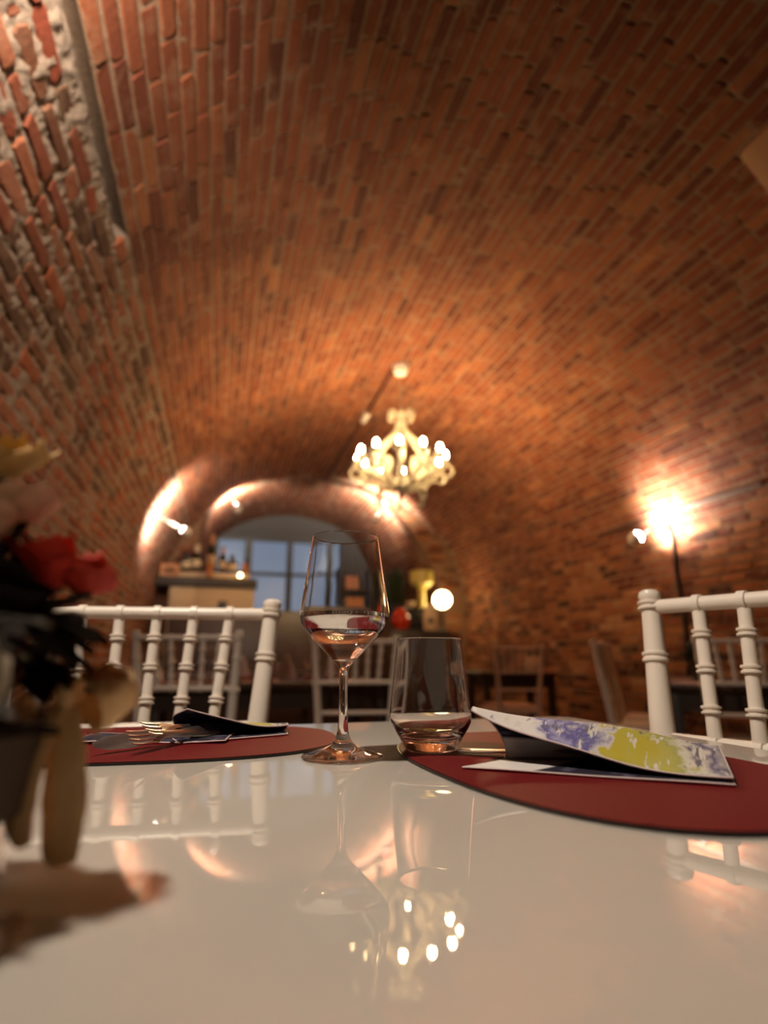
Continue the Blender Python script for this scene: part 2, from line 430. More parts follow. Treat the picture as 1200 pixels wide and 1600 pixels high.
# left wall, near part: thick pale mortar, worn bricks
wall_left = make_shell('wall_left', VP, 0, S_GROOVE, Y_BEHIND, Y_END, 0.03, 0.04, M['mortar_wall'], depth=-0.0018, rough=0.0095, groove=True, near=((1.25, 9), (0.7, 3.4), 0.009))
def wl_skip(q, y): return q > S_GROOVE - 0.06 and y < GROOVE_END
BW = brick_variants(28, 1.0, M['brick_wall'], lambda r: r.rand(), 5)
lay_bricks(wall_left, courses(VP, 0.02, S_GROOVE, -0.5, Y_END, 0.074, 0.25, 0.017, 0.0062, 11, mixed=True, skip=wl_skip), BW, 300, 2)
ceiling = make_shell('ceiling', VP, S_GROOVE, S_RIGHT, Y_BEHIND, Y_END, 0.05, 0.06, M['mortar_vault'], depth=-0.0008, rough=0.0036, near=((S_GROOVE, S_GROOVE + 1.6), (0.7, 3.2), 0.014))
BV = brick_variants(28, 0.25, M['brick_vault'], lambda r: float(np.clip(r.normal(0.48, 0.18), 0, 1)), 6)
lay_bricks(ceiling, courses(VP, S_GROOVE + 0.005, S_RIGHT, -0.4, Y_END, 0.068, 0.26, 0.010, 0.0042, 12, mixed=False), BV, 300, 3)
wall_right = make_shell('wall_right', VP, S_RIGHT, VP.L, Y_BEHIND, Y_END, 0.05, 0.06, M['mortar_dark'], depth=-0.003, rough=0.006)
BR = brick_variants(28, 0.6, M['brick_vault'], lambda r: r.rand(), 8)
lay_bricks(wall_right, courses(VP, S_RIGHT - 0.004, VP.L - 0.02, 0.4, Y_END, 0.072, 0.25, 0.013, 0.009, 13, mixed=True), BR, 300, 4)
# floor
fl = MB().box((XC - VA - 0.3, Y_BEHIND - 0.2, -0.2), (XC + VA + 0.3, Y_WINDOW + 0.4, 0)).build('floor', M['floor'], smooth=False); tag(fl, kind='structure')
# end wall with the arched passage
ARCH = [(682, 1030), (690, 985), (690, 950), (682, 910), (660, 866), (621, 813), (583, 778), (560, 766), (500, 749), (437, 749), (384, 763), (353, 780), (327, 803), (318, 830), (316, 860), (315, 930), (315, 1030)]
arch_pts = [at_y(x, y, Y_END) for x, y in ARCH]
arch_top = [(p.x, min(p.z, 2.68 + EYE)) for p in arch_pts]
arch_top[0] = (arch_top[1][0], 0.6); arch_top[-1] = (arch_top[-2][0], 0.6)
arch2 = [(arch_top[0][0], 0.0)] + [(p.x, p.y) for p in spline([Vector((x, z, 0)) for x, z in arch_top], 5)] + [(arch_top[-1][0], 0.0)]
arch2 = arch2[::-1]                                     # from the left foot over the crown to the right foot
AP = Profile(arch2)
def end_wall():
    """face ring between the vault profile and the arch, 0.3 m thick"""
    n = 120; v = []; f = []
    for y in (Y_END, Y_END + 0.3):
        for k in range(n + 1):
            c, _, _ = VP.at(VP.L * k / n); a, _, _ = AP.at(AP.L * k / n)
            v.append((c[0], y, c[1] + 0.03)); v.append((a[0], y, a[1]))
    o = 2 * (n + 1)
    for k in range(n):
        i = 2 * k
        f.append((i, i + 1, i + 3, i + 2)); f.append((o + i, o + i + 2, o + i + 3, o + i + 1))
    return v, f
v, f = end_wall(); me = bpy.data.meshes.new('wall_back'); me.from_pydata(v, [], f); me.materials.append(M['mortar_dark'])
wall_back = tag(link('wall_back', me), kind='structure')
def inside(poly, x, z):
    c = False; j = len(poly) - 1
    for i in range(len(poly)):
        if (poly[i][1] > z) != (poly[j][1] > z) and x < (poly[j][0] - poly[i][0]) * (z - poly[i][1]) / (poly[j][1] - poly[i][1]) + poly[i][0]: c = not c
        j = i
    return c
vp_poly = [tuple(p) for p in VP.p]; ap_poly = [tuple(p) for p in arch2]
pl = []; r = np.random.RandomState(21); z = 0.04
while z < 3.6:
    x = XC - VA - 0.25 * r.rand()
    while x < XC + VA:
        L = 0.25 * (0.9 + 0.2 * r.rand()); xc = x + L / 2
        if all(inside(vp_poly, xx, z) and not inside(ap_poly, xx, zz) for xx in (x + 0.02, xc, x + L - 0.02) for zz in (z - 0.03, z + 0.03)):
            pl.append((np.array([xc, Y_END, z]), np.array([1., 0, 0]), np.array([0, 0, 1.]), np.array([0, -1., 0]), L - 0.013, 0.058, 0.008 * (0.6 + r.rand())))
        x += L
    z += 0.072
lay_bricks(wall_back, pl, BR, 300, 6)
passage = make_shell('ceiling_passage', AP, 0, AP.L, Y_END + 0.02, Y_WINDOW, 0.06, 0.1, M['mortar_vault'], depth=-0.003, rough=0.003)
lay_bricks(passage, courses(AP, 0.02, AP.L - 0.02, Y_END + 0.02, Y_WINDOW, 0.068, 0.26, 0.011, 0.006, 15), BV, 300, 7)
# wall behind the camera
tag(MB().box((XC - VA - 0.3, Y_BEHIND - 0.2, 0), (XC + VA + 0.3, Y_BEHIND, 3.7)).build('wall_front', M['mortar_dark'], smooth=False), kind='structure')

# ------------------------------------------------------------------ far window wall
def win_wall():
    y = Y_WINDOW
    p = lambda a, b: at_y(a, b, y)
    x0, z1 = p(343, 838).x, p(343, 838).z; x1, z0 = p(530, 975).x, p(530, 975).z
    X0, X1 = arch2[0][0] - 0.1, arch2[-1][0] + 0.1
    w = MB()
    w.box((X0, y, 0), (x0, y + 0.3, 3.9)); w.box((x1, y, 0), (X1, y + 0.3, 3.9))
    w.box((x0, y, z1), (x1, y + 0.3, 3.9)); w.box((x0, y, 0), (x1, y + 0.3, z0))
    tag(w.build('wall_window', M['plaster_dark'], smooth=False), kind='structure')
    win = tag(MB().box((x0, y - 0.02, z0 - 0.05), (x1, y + 0.06, z0)).box((x0, y - 0.02, z1 - 0.05), (x1, y + 0.06, z1)).box((x0 - 0.05, y - 0.02, z0), (x0, y + 0.06, z1)).build('window_1', M['frame_dark'], smooth=False), kind='structure')
    cols = [343, 380, 392, 447, 456, 500, 512, 530]
    for a, b in ((380, 392), (447, 456), (500, 512)):
        xa, xb = p(a, 900).x, p(b, 900).x
        MB().box((xa, y - 0.03, z0), (xb, y + 0.06, z1)).build('mullion', M['frame_dark'], win, smooth=False)
    zb = p(420, 897).z; xs = [x0] + [p(a, 900).x for a in (380, 392, 447, 456, 500, 512)] + [x1]
    for a, b in zip(xs[::2], xs[1::2]):
        MB().box((a, y - 0.02, zb - 0.03), (b, y + 0.05, zb + 0.03)).build('glazing_bar', M['frame_dark'], win, smooth=False)
        for lo, hi in ((z0, zb - 0.03), (zb + 0.03, z1)):
            MB().box((a, y + 0.01, lo), (b, y + 0.018, hi)).build('pane', M['pane'], win, smooth=False)
win_wall()

# ------------------------------------------------------------------ lamps
def lamp_light(parent, kind, loc, target, power, col, radius=0.04, angle=120):
    l = bpy.data.lights.new('lamp_light', kind); l.energy = power; l.color = col; l.shadow_soft_size = radius
    if kind == 'SPOT': l.spot_size = radians(angle); l.spot_blend = 1.0
    o = bpy.data.objects.new('lamp_light', l); COL.objects.link(o); o.parent = parent
    o.location = loc
    if kind == 'SPOT': o.rotation_euler = (Vector(target) - Vector(loc)).to_track_quat('-Z', 'Y').to_euler()
    return o
def wall_spot(label, wall_pt, head_pt, aim, power, col=(1, 0.86, 0.70), angle=130, r=0.045):
    w = Vector(wall_pt); h = Vector(head_pt); a = Vector(aim)
    t = thing('wall_spotlight', label, 'lamp', w, group='spotlights on arms along the vault')
    d = (h - w); n = d.normalized(); ah = (a - h).normalized()
    MB().turned((0, 0, 0), n * 0.03, [(0.035, 0), (0.04, 0.3), (0.03, 1)], 14).build('mount', M['white_metal'], t)
    MB().turned(n * 0.02, d, [(0.012, 0), (0.012, 0.9), (0.02, 0.92), (0.02, 1)], 10).build('arm', M['white_metal'], t)
    MB().turned(d - ah * 0.05, d + ah * 0.02, [(0.018, 0), (r * 0.8, 0.3), (r, 0.8), (r * 0.97, 1), (r * 0.9, 0.96)], 16).build('head', M['white_metal'], t)
    MB().ball(d + ah * 0.018, r * 0.86, 14, 8).build('bulb', M['lamp'], t)
    lamp_light(t, 'SPOT', d + ah * (0.03 + r), d + ah, power, col, 0.05, angle)
    return t
def on_vault(y, zrel, left=True):
    c, t, n = VP.at(s_at(zrel + EYE, left)); return Vector((c[0], y, c[1])), Vector((n[0], 0, n[1]))
p, n = on_vault(6.06, 1.41); hp = at_y(291, 831, 5.95)
wall_spot('white spotlight on a slanting arm at the vault edge above the left chair', p, hp, p + Vector((-0.05, 0.15, 0.12)), P_SPOT * 1.0, angle=150)
for px, py, lab, pw in ((371, 795, 'white spotlight under the crown of the passage arch, nearer the bottles', 1.0), (587, 812, 'white spotlight below the chandelier, directly above the wine glass rim', 1.3)):
    hp = at_y(px, py, 8.12); wp = at_y(px + (-8 if px < 400 else 14), py - 26, 8.49)
    wall_spot(lab, wp, hp, hp + Vector((-0.1 if px < 400 else 0.15, 0.33, 0.33)), P_SPOT * pw * 1.3, angle=140, r=0.07)
a, b, u = ray(1022, 812); k = 3.55 / a
p, n = on_vault(b * k, u * k, False)
t = wall_spot('white spotlight with dark mount glaring on the brick wall behind the right chair', p, p + n * 0.26 + Vector((-0.02, 0.06, -0.10)), p + Vector((0.0, -0.05, 0.02)), P_SPOT * 0.9, angle=150, r=0.06)
t.children[0].data.materials[0] = M['black']
RIGHT_LAMP = p
p, n = on_vault(0.95, 1.62)
wall_spot('white spotlight high on the near brick wall, above the frame of view', p, p + n * 0.20 + Vector((0, -0.22, 0.10)), p + Vector((0.06, 0.34, 0.10)), P_SPOT * 0.62, angle=112)
p, n = on_vault(0.40, 1.55)
wall_spot('white spotlight on the near brick wall shining down on the white table', p, p + n * 0.24, Vector((0.25, 0.95, 0.80)), P_SPOT * 0.28, angle=98)

# ------------------------------------------------------------------ chandelier
def chandelier():
    cx, cy = 1.495, 4.74; zb = 1.777 + EYE; zc = ZS + VB
    t = thing('chandelier', 'ivory scrolled chandelier with twelve glowing bulbs hanging from the vault', 'chandelier', (cx, cy, zb))
    iv = M['ivory_metal']
    top = zc - zb - 0.01
    MB().lathe([(0.03, top - 0.10), (0.055, top - 0.085), (0.075, top - 0.03), (0.075, top)], 20).build('ceiling_rose', M['white_metal'], t)
    MB().tube([(0, 0, 0.42), (0, 0, top - 0.09)], 0.006, 6).build('suspension_rod', iv, t)
    MB().lathe([(0.012, 0.24), (0.03, 0.26), (0.05, 0.29), (0.05, 0.33), (0.03, 0.36), (0.02, 0.40), (0.026, 0.44), (0.004, 0.46)], 14).build('top_hub', iv, t)
    MB().lathe([(0.004, -0.40), (0.02, -0.37), (0.03, -0.33), (0.06, -0.30), (0.075, -0.27), (0.05, -0.22), (0.02, -0.20), (0.014, -0.18)], 14).build('bottom_hub', iv, t)
    curl = MB().tube(spline([(0.02, 0, 0.30), (0.035, 0, 0.38), (0.07, 0, 0.44), (0.115, 0, 0.43), (0.125, 0, 0.385), (0.10, 0, 0.37), (0.09, 0, 0.395)], 4), 0.013, 7).mesh('top_scroll', iv)
    rib = MB().tube(spline([(0.03, 0, 0.30), (0.07, 0, 0.22), (0.16, 0, 0.12), (0.24, 0, 0.02), (0.25, 0, -0.08), (0.19, 0, -0.15), (0.12, 0, -0.12), (0.11, 0, -0.05), (0.15, 0, -0.03), (0.17, 0, -0.065)], 4), 0.017, 8).mesh('scroll_rib', iv)
    stay = MB().tube(spline([(0.19, 0, -0.15), (0.12, 0, -0.20), (0.06, 0, -0.26)], 4), 0.013, 7).mesh('lower_rib', iv)
    arm = MB().tube(spline([(0.05, 0, -0.27), (0.13, 0, -0.30), (0.24, 0, -0.25), (0.34, 0, -0.19), (0.43, 0, -0.20), (0.465, 0, -0.15), (0.44, 0, -0.10), (0.40, 0, -0.075)], 4), 0.013, 7).tube(spline([(0.34, 0, -0.19), (0.28, 0, -0.13), (0.30, 0, -0.08), (0.34, 0, -0.09), (0.335, 0, -0.125)], 3), 0.010, 6).mesh('arm', iv)
    pan = MB().lathe([(0.004, -0.085), (0.02, -0.08), (0.05, -0.06), (0.055, -0.052), (0.02, -0.06), (0.004, -0.058)], 12, Matrix.Translation((0.4, 0, 0))).mesh('drip_pan', iv)
    can = MB().lathe([(0.016, -0.065), (0.016, -0.026), (0.012, -0.02)], 10, Matrix.Translation((0.4, 0, 0))).mesh('candle_sleeve', iv)
    bul = MB().lathe([(0.009, -0.028), (0.015, -0.016), (0.0195, 0.002), (0.0175, 0.020), (0.009, 0.036), (0.002, 0.042)], 10, Matrix.Translation((0.4, 0, 0))).mesh('bulb', M['bulb'])
    drop = MB().tube(spline([(0.17, 0, -0.27), (0.20, 0, -0.31), (0.235, 0, -0.36), (0.235, 0, -0.42), (0.20, 0, -0.44), (0.19, 0, -0.41)], 4), 0.013, 7).mesh('hanging_scroll', iv)
    for k in range(12):
        a = 2 * pi * (k + 0.35) / 12
        ar = link('arm', arm, t); ar.rotation_euler = (0, 0, a)
        link('drip_pan', pan, ar); link('candle_sleeve', can, ar); link('bulb', bul, ar)
        if k % 2 == 0:
            for nm, me in (('scroll_rib', rib), ('top_scroll', curl), ('lower_rib', stay), ('hanging_scroll', drop)):
                link(nm, me, t).rotation_euler = (0, 0, a + 0.1)
chandelier()

# conduits
zc = ZS + VB
def tube_thing(name, label, cat, pts, r, m, seg=8):
    base = Vector(pts[0]); o = MB().tube([Vector(p) - base for p in pts], r, seg).build(name, m); o.location = base
    return tag(o, label, cat)
cd = thing('conduit', 'brown conduit running along the crown of the vault from the chandelier rose', 'conduit', (1.45, 4.85, zc - 0.03))
MB().tube([(0, 0, 0), (0, 0.9, 0), (0, 3.6, -0.0)], 0.018, 8).build('pipe', M['brown_metal'], cd)
MB().box((-0.03, 1.0, -0.03), (0.03, 1.22, 0.02), bev=0.008).build('junction_box', M['white_metal'], cd)
edge = [Vector((x, Y_END - 0.035, z - 0.0)) for x, z in [(AP.at(AP.L * q)[0]) for q in np.linspace(0.22, 0.80, 40)]]
tube_thing('conduit', 'dark conduit following the edge of the passage arch', 'conduit', edge, 0.02, M['brown_metal'])
q0 = s_at(RIGHT_LAMP.z, False)
ct = []
for ds, dy in ((0, 0), (0.15, -0.03), (0.4, 0.0), (0.8, -0.02), (1.3, 0.0)):
    c, tt, n = VP.at(q0 + ds + 0.03); ct.append(Vector((c[0] + n[0] * 0.025, RIGHT_LAMP.y + dy - 0.03, c[1] + n[1] * 0.025)))
tube_thing('cable', 'dark cable dropping down the brick wall from the glaring spotlight', 'cable', spline(ct, 4), 0.014, M['black'], 6)
c, tt, n = VP.at(q0 - 0.05)
tube_thing('conduit', 'dark horizontal conduit on the brick wall passing the glaring spotlight', 'conduit', [Vector((c[0] + n[0] * 0.022, y, c[1] + n[1] * 0.022)) for y in (RIGHT_LAMP.y - 1.0, RIGHT_LAMP.y, RIGHT_LAMP.y + 0.9)], 0.016, M['brown_metal'], 6)

# ------------------------------------------------------------------ main table
TZ = 0.75
tb = thing('dining_table', 'glossy white lacquered dining table filling the foreground', 'table', (-0.03, 0.2, 0))
def rounded_slab(x0, x1, y0, y1, z0, z1, r, n=6, ch=0.003):
    pts = []
    for cx, cy, a0 in ((x1 - r, y1 - r, 0), (x0 + r, y1 - r, 90), (x0 + r, y0 + r, 180), (x1 - r, y0 + r, 270)):
        for k in range(n + 1):
            a = radians(a0 + 90 * k / n); pts.append((cx + r * cos(a), cy + r * sin(a)))
    return prism(pts, z0, z1, ch)
def prism(pts, z0, z1, ch=0.0):
    m = MB(); n = len(pts)
    cx = sum(p[0] for p in pts) / n; cy = sum(p[1] for p in pts) / n
    def ring(s, z):
        out = []
        for x, y in pts:
            d = sqrt((x - cx) ** 2 + (y - cy) ** 2) or 1
            out.append((cx + (x - cx) * (1 - s / d), cy + (y - cy) * (1 - s / d), z))
        return out
    L = [ring(ch, z0), ring(0, z0 + ch), ring(0, z1 - ch), ring(ch, z1)] if ch > 0 else [ring(0, z0), ring(0, z1)]
    v = sum(L, []); f = [tuple(reversed(range(n)))]
    for i in range(len(L) - 1):
        for k in range(n): k2 = (k + 1) % n; f.append((i * n + k, i * n + k2, (i + 1) * n + k2, (i + 1) * n + k))
    f.append(tuple((len(L) - 1) * n + k for k in range(n)))
    return m.add(v, f)
rounded_slab(-0.60, 0.60, -0.90, 0.705, TZ - 0.035, TZ, 0.03).build('table_top', M['table_white'], tb, angle=30)
MB().box((-0.07, -0.25, 0.04), (0.07, -0.11, TZ - 0.035), bev=0.01).build('pedestal', M['table_white'], tb)
MB().box((-0.3, -0.5, 0), (0.3, 0.14, 0.04), bev=0.008).build('base', M['table_white'], tb)

# placemats
def superellipse(hx, hy, n, k=72):
    out = []
    for i in range(k):
        a = 2 * pi * i / k; c, s = cos(a), sin(a)
        out.append((hx * math.copysign(abs(c) ** (2 / n), c), hy * math.copysign(abs(s) ** (2 / n), s)))
    return out
def placemat(label, x, y, rz, z=TZ, hx=0.225, hy=0.148, group='oval placemats on the white table'):
    t = thing('placemat', label, 'placemat', (x, y, z), rz, group)
    pts = superellipse(hx, hy, 2.6)
    prism(pts, 0.0003, 0.0022).build('edge_band', M['mat_edge'], t, angle=30)
    prism([(a * 0.992, b * 0.988) for a, b in pts], 0.0023, 0.0030).build('leather_face', M['mat_red'], t, angle=30)
    return t
placemat('oxblood leather oval placemat under the dark napkin and forks', -0.077, 0.757, -0.09)
placemat('oxblood leather oval placemat under the water tumbler and flowered napkin', 0.330, 0.500, pi / 2 + 0.06)
MATZ = TZ + 0.003

# glasses
WG = [(0.0001, 0.0), (0.030, 0.0), (0.0388, 0.0004), (0.0402, 0.0016), (0.0388, 0.0028), (0.030, 0.0048), (0.020, 0.0078), (0.0125, 0.0115), (0.0080, 0.0165), (0.0056, 0.0235), (0.0046, 0.034), (0.0042, 0.052), (0.0042, 0.074),
      (0.0047, 0.082), (0.0066, 0.0872), (0.0115, 0.0925), (0.0225, 0.1032), (0.034, 0.1148), (0.0420, 0.1238), (0.0452, 0.1290), (0.0465, 0.1345), (0.0463, 0.1400), (0.0452, 0.1480), (0.0420, 0.1715), (0.0385, 0.1975), (0.0358, 0.2190), (0.0355, 0.2203), (0.0350, 0.2207), (0.0346, 0.2203),
      (0.0349, 0.2190), (0.0375, 0.1975), (0.0409, 0.1715), (0.0440, 0.1480), (0.0450, 0.1400), (0.0451, 0.1345), (0.0437, 0.1295), (0.0405, 0.1250), (0.0325, 0.1168), (0.021, 0.1056), (0.010, 0.0962), (0.0045, 0.0945), (0.0001, 0.0942)]
TG = [(0.0001, 0.0), (0.0245, 0.0), (0.0262, 0.0008), (0.0274, 0.0028), (0.0335, 0.0130), (0.0400, 0.0232), (0.0421, 0.0275), (0.0428, 0.0320), (0.0426, 0.0370), (0.0408, 0.0520), (0.0378, 0.0800), (0.0346, 0.1100), (0.0340, 0.1118), (0.0335, 0.1121), (0.0330, 0.1118), (0.0333, 0.1100), (0.0364, 0.0800), (0.0394, 0.0520), (0.0412, 0.0370), (0.0413, 0.0325),
      (0.0403, 0.0285), (0.0370, 0.0235), (0.0310, 0.0175), (0.0220, 0.0150), (0.0100, 0.0142), (0.0001, 0.0140)]
def wine_glass(label, loc, liquid=False, seg=80, group='wine glasses', me=None):
    g = tag(link('wine_glass', me or MB().lathe(WG, seg, cap=False).mesh('wine_glass', M['glass'], angle=60)), label, 'glass', group)
    g.location = loc
    if liquid:
        MB().lathe([(0.0001, 0.0938), (0.0045, 0.0942), (0.0102, 0.0959), (0.0212, 0.1053), (0.0328, 0.1165), (0.0408, 0.1247), (0.0440, 0.1293), (0.0454, 0.1345), (0.0453, 0.1385), (0.0448, 0.1392), (0.0001, 0.1390)], seg, cap=False).build('clear_liquid', M['water'], g, angle=60)
    return g
gb = at_z(535, 1184, TZ)
wine_glass('tall wine glass holding a clear drink, at the centre of the white table', (gb.x, gb.y, TZ + 0.0003), True)
tp = at_z(673.5, 1172, MATZ)
tg = tag(link('water_tumbler', MB().lathe(TG, 80, cap=False).mesh('water_tumbler', M['glass'], angle=60)), 'empty thick-bottomed water tumbler on the edge of a red placemat', 'glass')
tg.location = (tp.x, tp.y, MATZ + 0.0003)

# ------------------------------------------------------------------ napkins
def sheet_loft(t, name, sect, nt, nu, thick=0.0012, mat_=None, white=0.3):
    """sect(t,u) -> point; a cloth with an outer printed skin and an inner skin"""
    P = [[Vector(sect(i / nt, j / nu)) for j in range(nu + 1)] for i in range(nt + 1)]
    N = []
    for i in range(nt + 1):
        row = []
        for j in range(nu + 1):
            a = P[min(i + 1, nt)][j] - P[max(i - 1, 0)][j]; b = P[i][min(j + 1, nu)] - P[i][max(j - 1, 0)]
            n = a.cross(b); row.append(n.normalized() if n.length > 1e-12 else Vector((0, 0, 1)))
        N.append(row)
    v = []; f = []; sh = []; ins = []; w = nu + 1; cnt = (nt + 1) * w
    for side in (0, 1):
        for i in range(nt + 1):
            for j in range(nu + 1):
                v.append(P[i][j] - N[i][j] * thick * (0.5 - side)); tt, uu = i / nt, j / nu
                painted_lit = side == 1 and uu < 0.42 and tt < white  # light on this corner of the inner skin is put into its colour
                ins.append(0.0 if side == 0 or painted_lit else 1.0); sh.append((tt if not painted_lit else -0.4, uu * 0.9, 0.0))
    for i in range(nt):
        for j in range(nu):
            a = i * w + j; f.append((a, a + 1, a + w + 1, a + w)); a += cnt; f.append((a, a + w, a + w + 1, a + 1))
    for i in range(nt):
        for a in (i * w, i * w + nu): f.append((a, a + w, a + w + cnt, a + cnt))
    for j in range(nu):
        for a in (j, nt * w + j): f.append((a, a + 1, a + 1 + cnt, a + cnt))
    me = bpy.data.meshes.new(name); me.from_pydata([tuple(p) for p in v], [], f); me.materials.append(mat_ or M['napkin'])
    me.polygons.foreach_set('use_smooth', [True] * len(me.polygons))
    a = me.attributes.new('sheet', 'FLOAT_VECTOR', 'POINT'); a.data.foreach_set('vector', [c for p in sh for c in p])
    a = me.attributes.new('inside', 'FLOAT', 'POINT'); a.data.foreach_set('value', ins)
    bm = bmesh.new(); bm.from_mesh(me); bmesh.ops.recalc_face_normals(bm, faces=bm.faces); bm.to_mesh(me); bm.free()
    o = link(name, me, t)
    edges = [[P[i][0] for i in range(nt + 1)], [P[i][nu] for i in range(nt + 1)], [P[0][j] for j in range(nu + 1)], [P[nt][j] for j in range(nu + 1)]]
    hm = MB()
    for e in edges: hm.tube(e, 0.0009, 5)
    hm.build('hem', M['hem'], o)
    return o
def poly5(p, u):
    """smooth curve through five control points"""
    q = [Vector(x) for x in p]; q = [2 * q[0] - q[1]] + q + [2 * q[-1] - q[-2]]
    s = min(u * 4, 3.9999); i = int(s) + 1; t = s - int(s); a, b, c, d = q[i - 1:i + 3]
    return 0.5 * ((2 * b) + (c - a) * t + (2 * a - 5 * b + 4 * c - d) * t * t + (3 * b - a - 3 * c + d) * t ** 3)
def pocket(bn0, bn1, bf0, bf1, ztf, ztn, tn_off0, tn_off1, ripple=0.0015):
    """a folded napkin: bottom near edge bn, fold along bf, top layer heights as functions of t"""
    bn0, bn1, bf0, bf1 = map(Vector, (bn0, bn1, bf0, bf1))
    def sect(t, u):
        bn = bn0.lerp(bn1, t); bf = bf0.lerp(bf1, t); out = (bf - bn); zt, zn = ztf(t), ztn(t)
        fold = bf + out * 0.13
        tn = bn + out * (tn_off0 + (tn_off1 - tn_off0) * t)
        w = ripple * sin(9 * t + 4 * u)
        ctrl = [(bn.x, bn.y, 0.0015), (bf.x, bf.y, 0.0015), (fold.x, fold.y, zt * 0.5 + 0.0005), (bf.x, bf.y, zt), (tn.x, tn.y, zn)]
        p = poly5(ctrl, u); p.z = max(0.0012, p.z + w * min(1, p.z / 0.01)); return p
    return sect
nr = thing('napkin', 'violet and yellow flower-print napkin folded into a pocket on the red placemat', 'napkin', (0, 0, MATZ), 0, 'folded printed napkins')
def right_sect(t, u):
    L = lambda a, b, e=1.0: Vector(a).lerp(Vector(b), t ** e)
    bn = L((0.208, 0.492, 0.0015), (0.372, 0.372, 0.0015)); bf = L((0.262, 0.520, 0.0015), (0.456, 0.468, 0.0015), 0.8)
    zt = 0.045 - 0.033 * t ** 1.1; zn = 0.0055 + 0.0405 * (1 - t) ** 2.2
    fold = L((0.262, 0.532, 0), (0.466, 0.478, 0), 0.8); fold.z = zt * 0.5 + 0.001
    tf = L((0.242, 0.536, 0), (0.458, 0.470, 0)); tf.z = zt; tn = L((0.231, 0.521, 0), (0.373, 0.374, 0)); tn.z = zn
    p = poly5([bn, bf, fold, tf, tn], u); p.z = max(0.0012, p.z + 0.0018 * sin(9 * t + 4 * u) * min(1, p.z / 0.01)); return p
sheet_loft(nr, 'cloth', right_sect, 40, 36)
a0 = at_z(262, 1169, TZ); a1 = at_z(449, 1153, TZ)
nl = thing('napkin', 'dark violet napkin folded round forks on the red placemat', 'napkin', (0, 0, MATZ), 0, 'folded printed napkins')
def left_sect(t, u):
    L = lambda a, b, e=1.0: Vector(a).lerp(Vector(b), t ** e)
    e = max(0.0, 1 - t) ** 1.5
    bn = L((a0.x + 0.012, a0.y, 0.0015), (a1.x, a1.y, 0.0015)); bf = L((a0.x - 0.002, a0.y + 0.06, 0.0015), (a1.x + 0.004, a1.y + 0.05, 0.0015))
    fold = L((a0.x, a0.y + 0.075, 0), (a1.x + 0.005, a1.y + 0.056, 0)); fold.z = 0.004 + 0.010 * e
    tf = L((a0.x, a0.y + 0.058, 0), (a1.x + 0.004, a1.y + 0.045, 0)); tf.z = 0.009 + 0.016 * e
    tn = L((a0.x + 0.016, a0.y + 0.026, 0), (a1.x + 0.002, a1.y + 0.012, 0)); tn.z = 0.0095 + 0.0255 * e ** 1.1 + 0.002 * sin(7 * t) * t
    p = poly5([bn, bf, fold, tf, tn], u); p.z = max(0.0012, p.z); return p
sheet_loft(nl, 'cloth', left_sect, 36, 32, white=0.0)
b0 = at_z(112, 1168, TZ)
sheet_loft(nl, 'lower_flap', lambda t, u: Vector((b0.x, b0.y, 0)).lerp(Vector((a0.x + 0.06, a0.y - 0.003, 0)), t) + Vector((0.012, 0.08, 0)) * u + Vector((0, 0, 0.0022 + 0.0012 * sin(7 * t + 3 * u))), 16, 10, white=0.0)

# ------------------------------------------------------------------ cutlery
def cutlery_profile(stations):
    """flat bar along x: stations (x, half width, z, half thickness)"""
    m = MB(); v = []; f = []; S = 8
    for x, w, z, h in stations:
        for k in range(S):
            a = 2 * pi * k / S; v.append((x, w * cos(a), z + h * sin(a)))
    n = len(stations)
    for i in range(n - 1):
        for k in range(S): k2 = (k + 1) % S; f.append((i * S + k, (i + 1) * S + k, (i + 1) * S + k2, i * S + k2))
    f.append(tuple(range(S))); f.append(tuple(reversed([(n - 1) * S + k for k in range(S)])))
    return m.add(v, f)
HANDLE = [(0, 0.001, 0, 0.0008), (0.004, 0.008, 0, 0.0016), (0.02, 0.010, 0, 0.0018), (0.06, 0.0065, 0.001, 0.0016), (0.10, 0.004, 0.003, 0.0016), (0.125, 0.0035, 0.005, 0.0016)]
def fork(label, loc, rot, group='forks in the dark napkin', sc=1.0):
    t = tag(empty('fork', loc), label, 'fork', group); t.rotation_euler = rot; t.scale = (sc, sc, sc)
    cutlery_profile(HANDLE + [(0.138, 0.006, 0.004, 0.0013), (0.148, 0.011, 0.002, 0.0012), (0.158, 0.0115, 0.001, 0.0012)]).build('handle', M['steel'], t)
    for k in range(4):
        y = (k - 1.5) * 0.0066
        MB().tube([(0.153, y, 0.0012), (0.165, y, 0.001), (0.185, y, 0.003), (0.203, y * 0.95, 0.007)], [0.0019, 0.0018, 0.0015, 0.0008], 7).build('tine', M['steel'], t)
    return t
def knife(label, loc, rot, group=None, sc=1.0):
    t = tag(empty('table_knife', loc), label, 'knife', group); t.rotation_euler = rot; t.scale = (sc, sc, sc)
    cutlery_profile(HANDLE[:-1] + [(0.11, 0.005, 0.003, 0.002)]).build('handle', M['steel'], t)
    cutlery_profile([(0.108, 0.005, 0.003, 0.0012), (0.12, 0.009, 0.003, 0.001), (0.16, 0.0105, 0.003, 0.0009), (0.19, 0.009, 0.003, 0.0007), (0.208, 0.003, 0.003, 0.0004)]).build('blade', M['steel'], t)
    return t
def lay(fn, label, tip, root, lift, roll=0.0, L=0.205, **kw):
    """tip and root on the table; the handle root lies inside the pocket"""
    d = (Vector(tip) - Vector(root)).normalized(); loc = Vector(tip) - d * L
    q = d.to_track_quat('X', 'Z').to_matrix().to_4x4() @ Matrix.Rotation(roll, 4, 'X')
    return fn(label, (loc.x, loc.y, loc.z), q.to_euler(), **kw)
def tz(px, py, z): p = at_z(px, py, z); return p
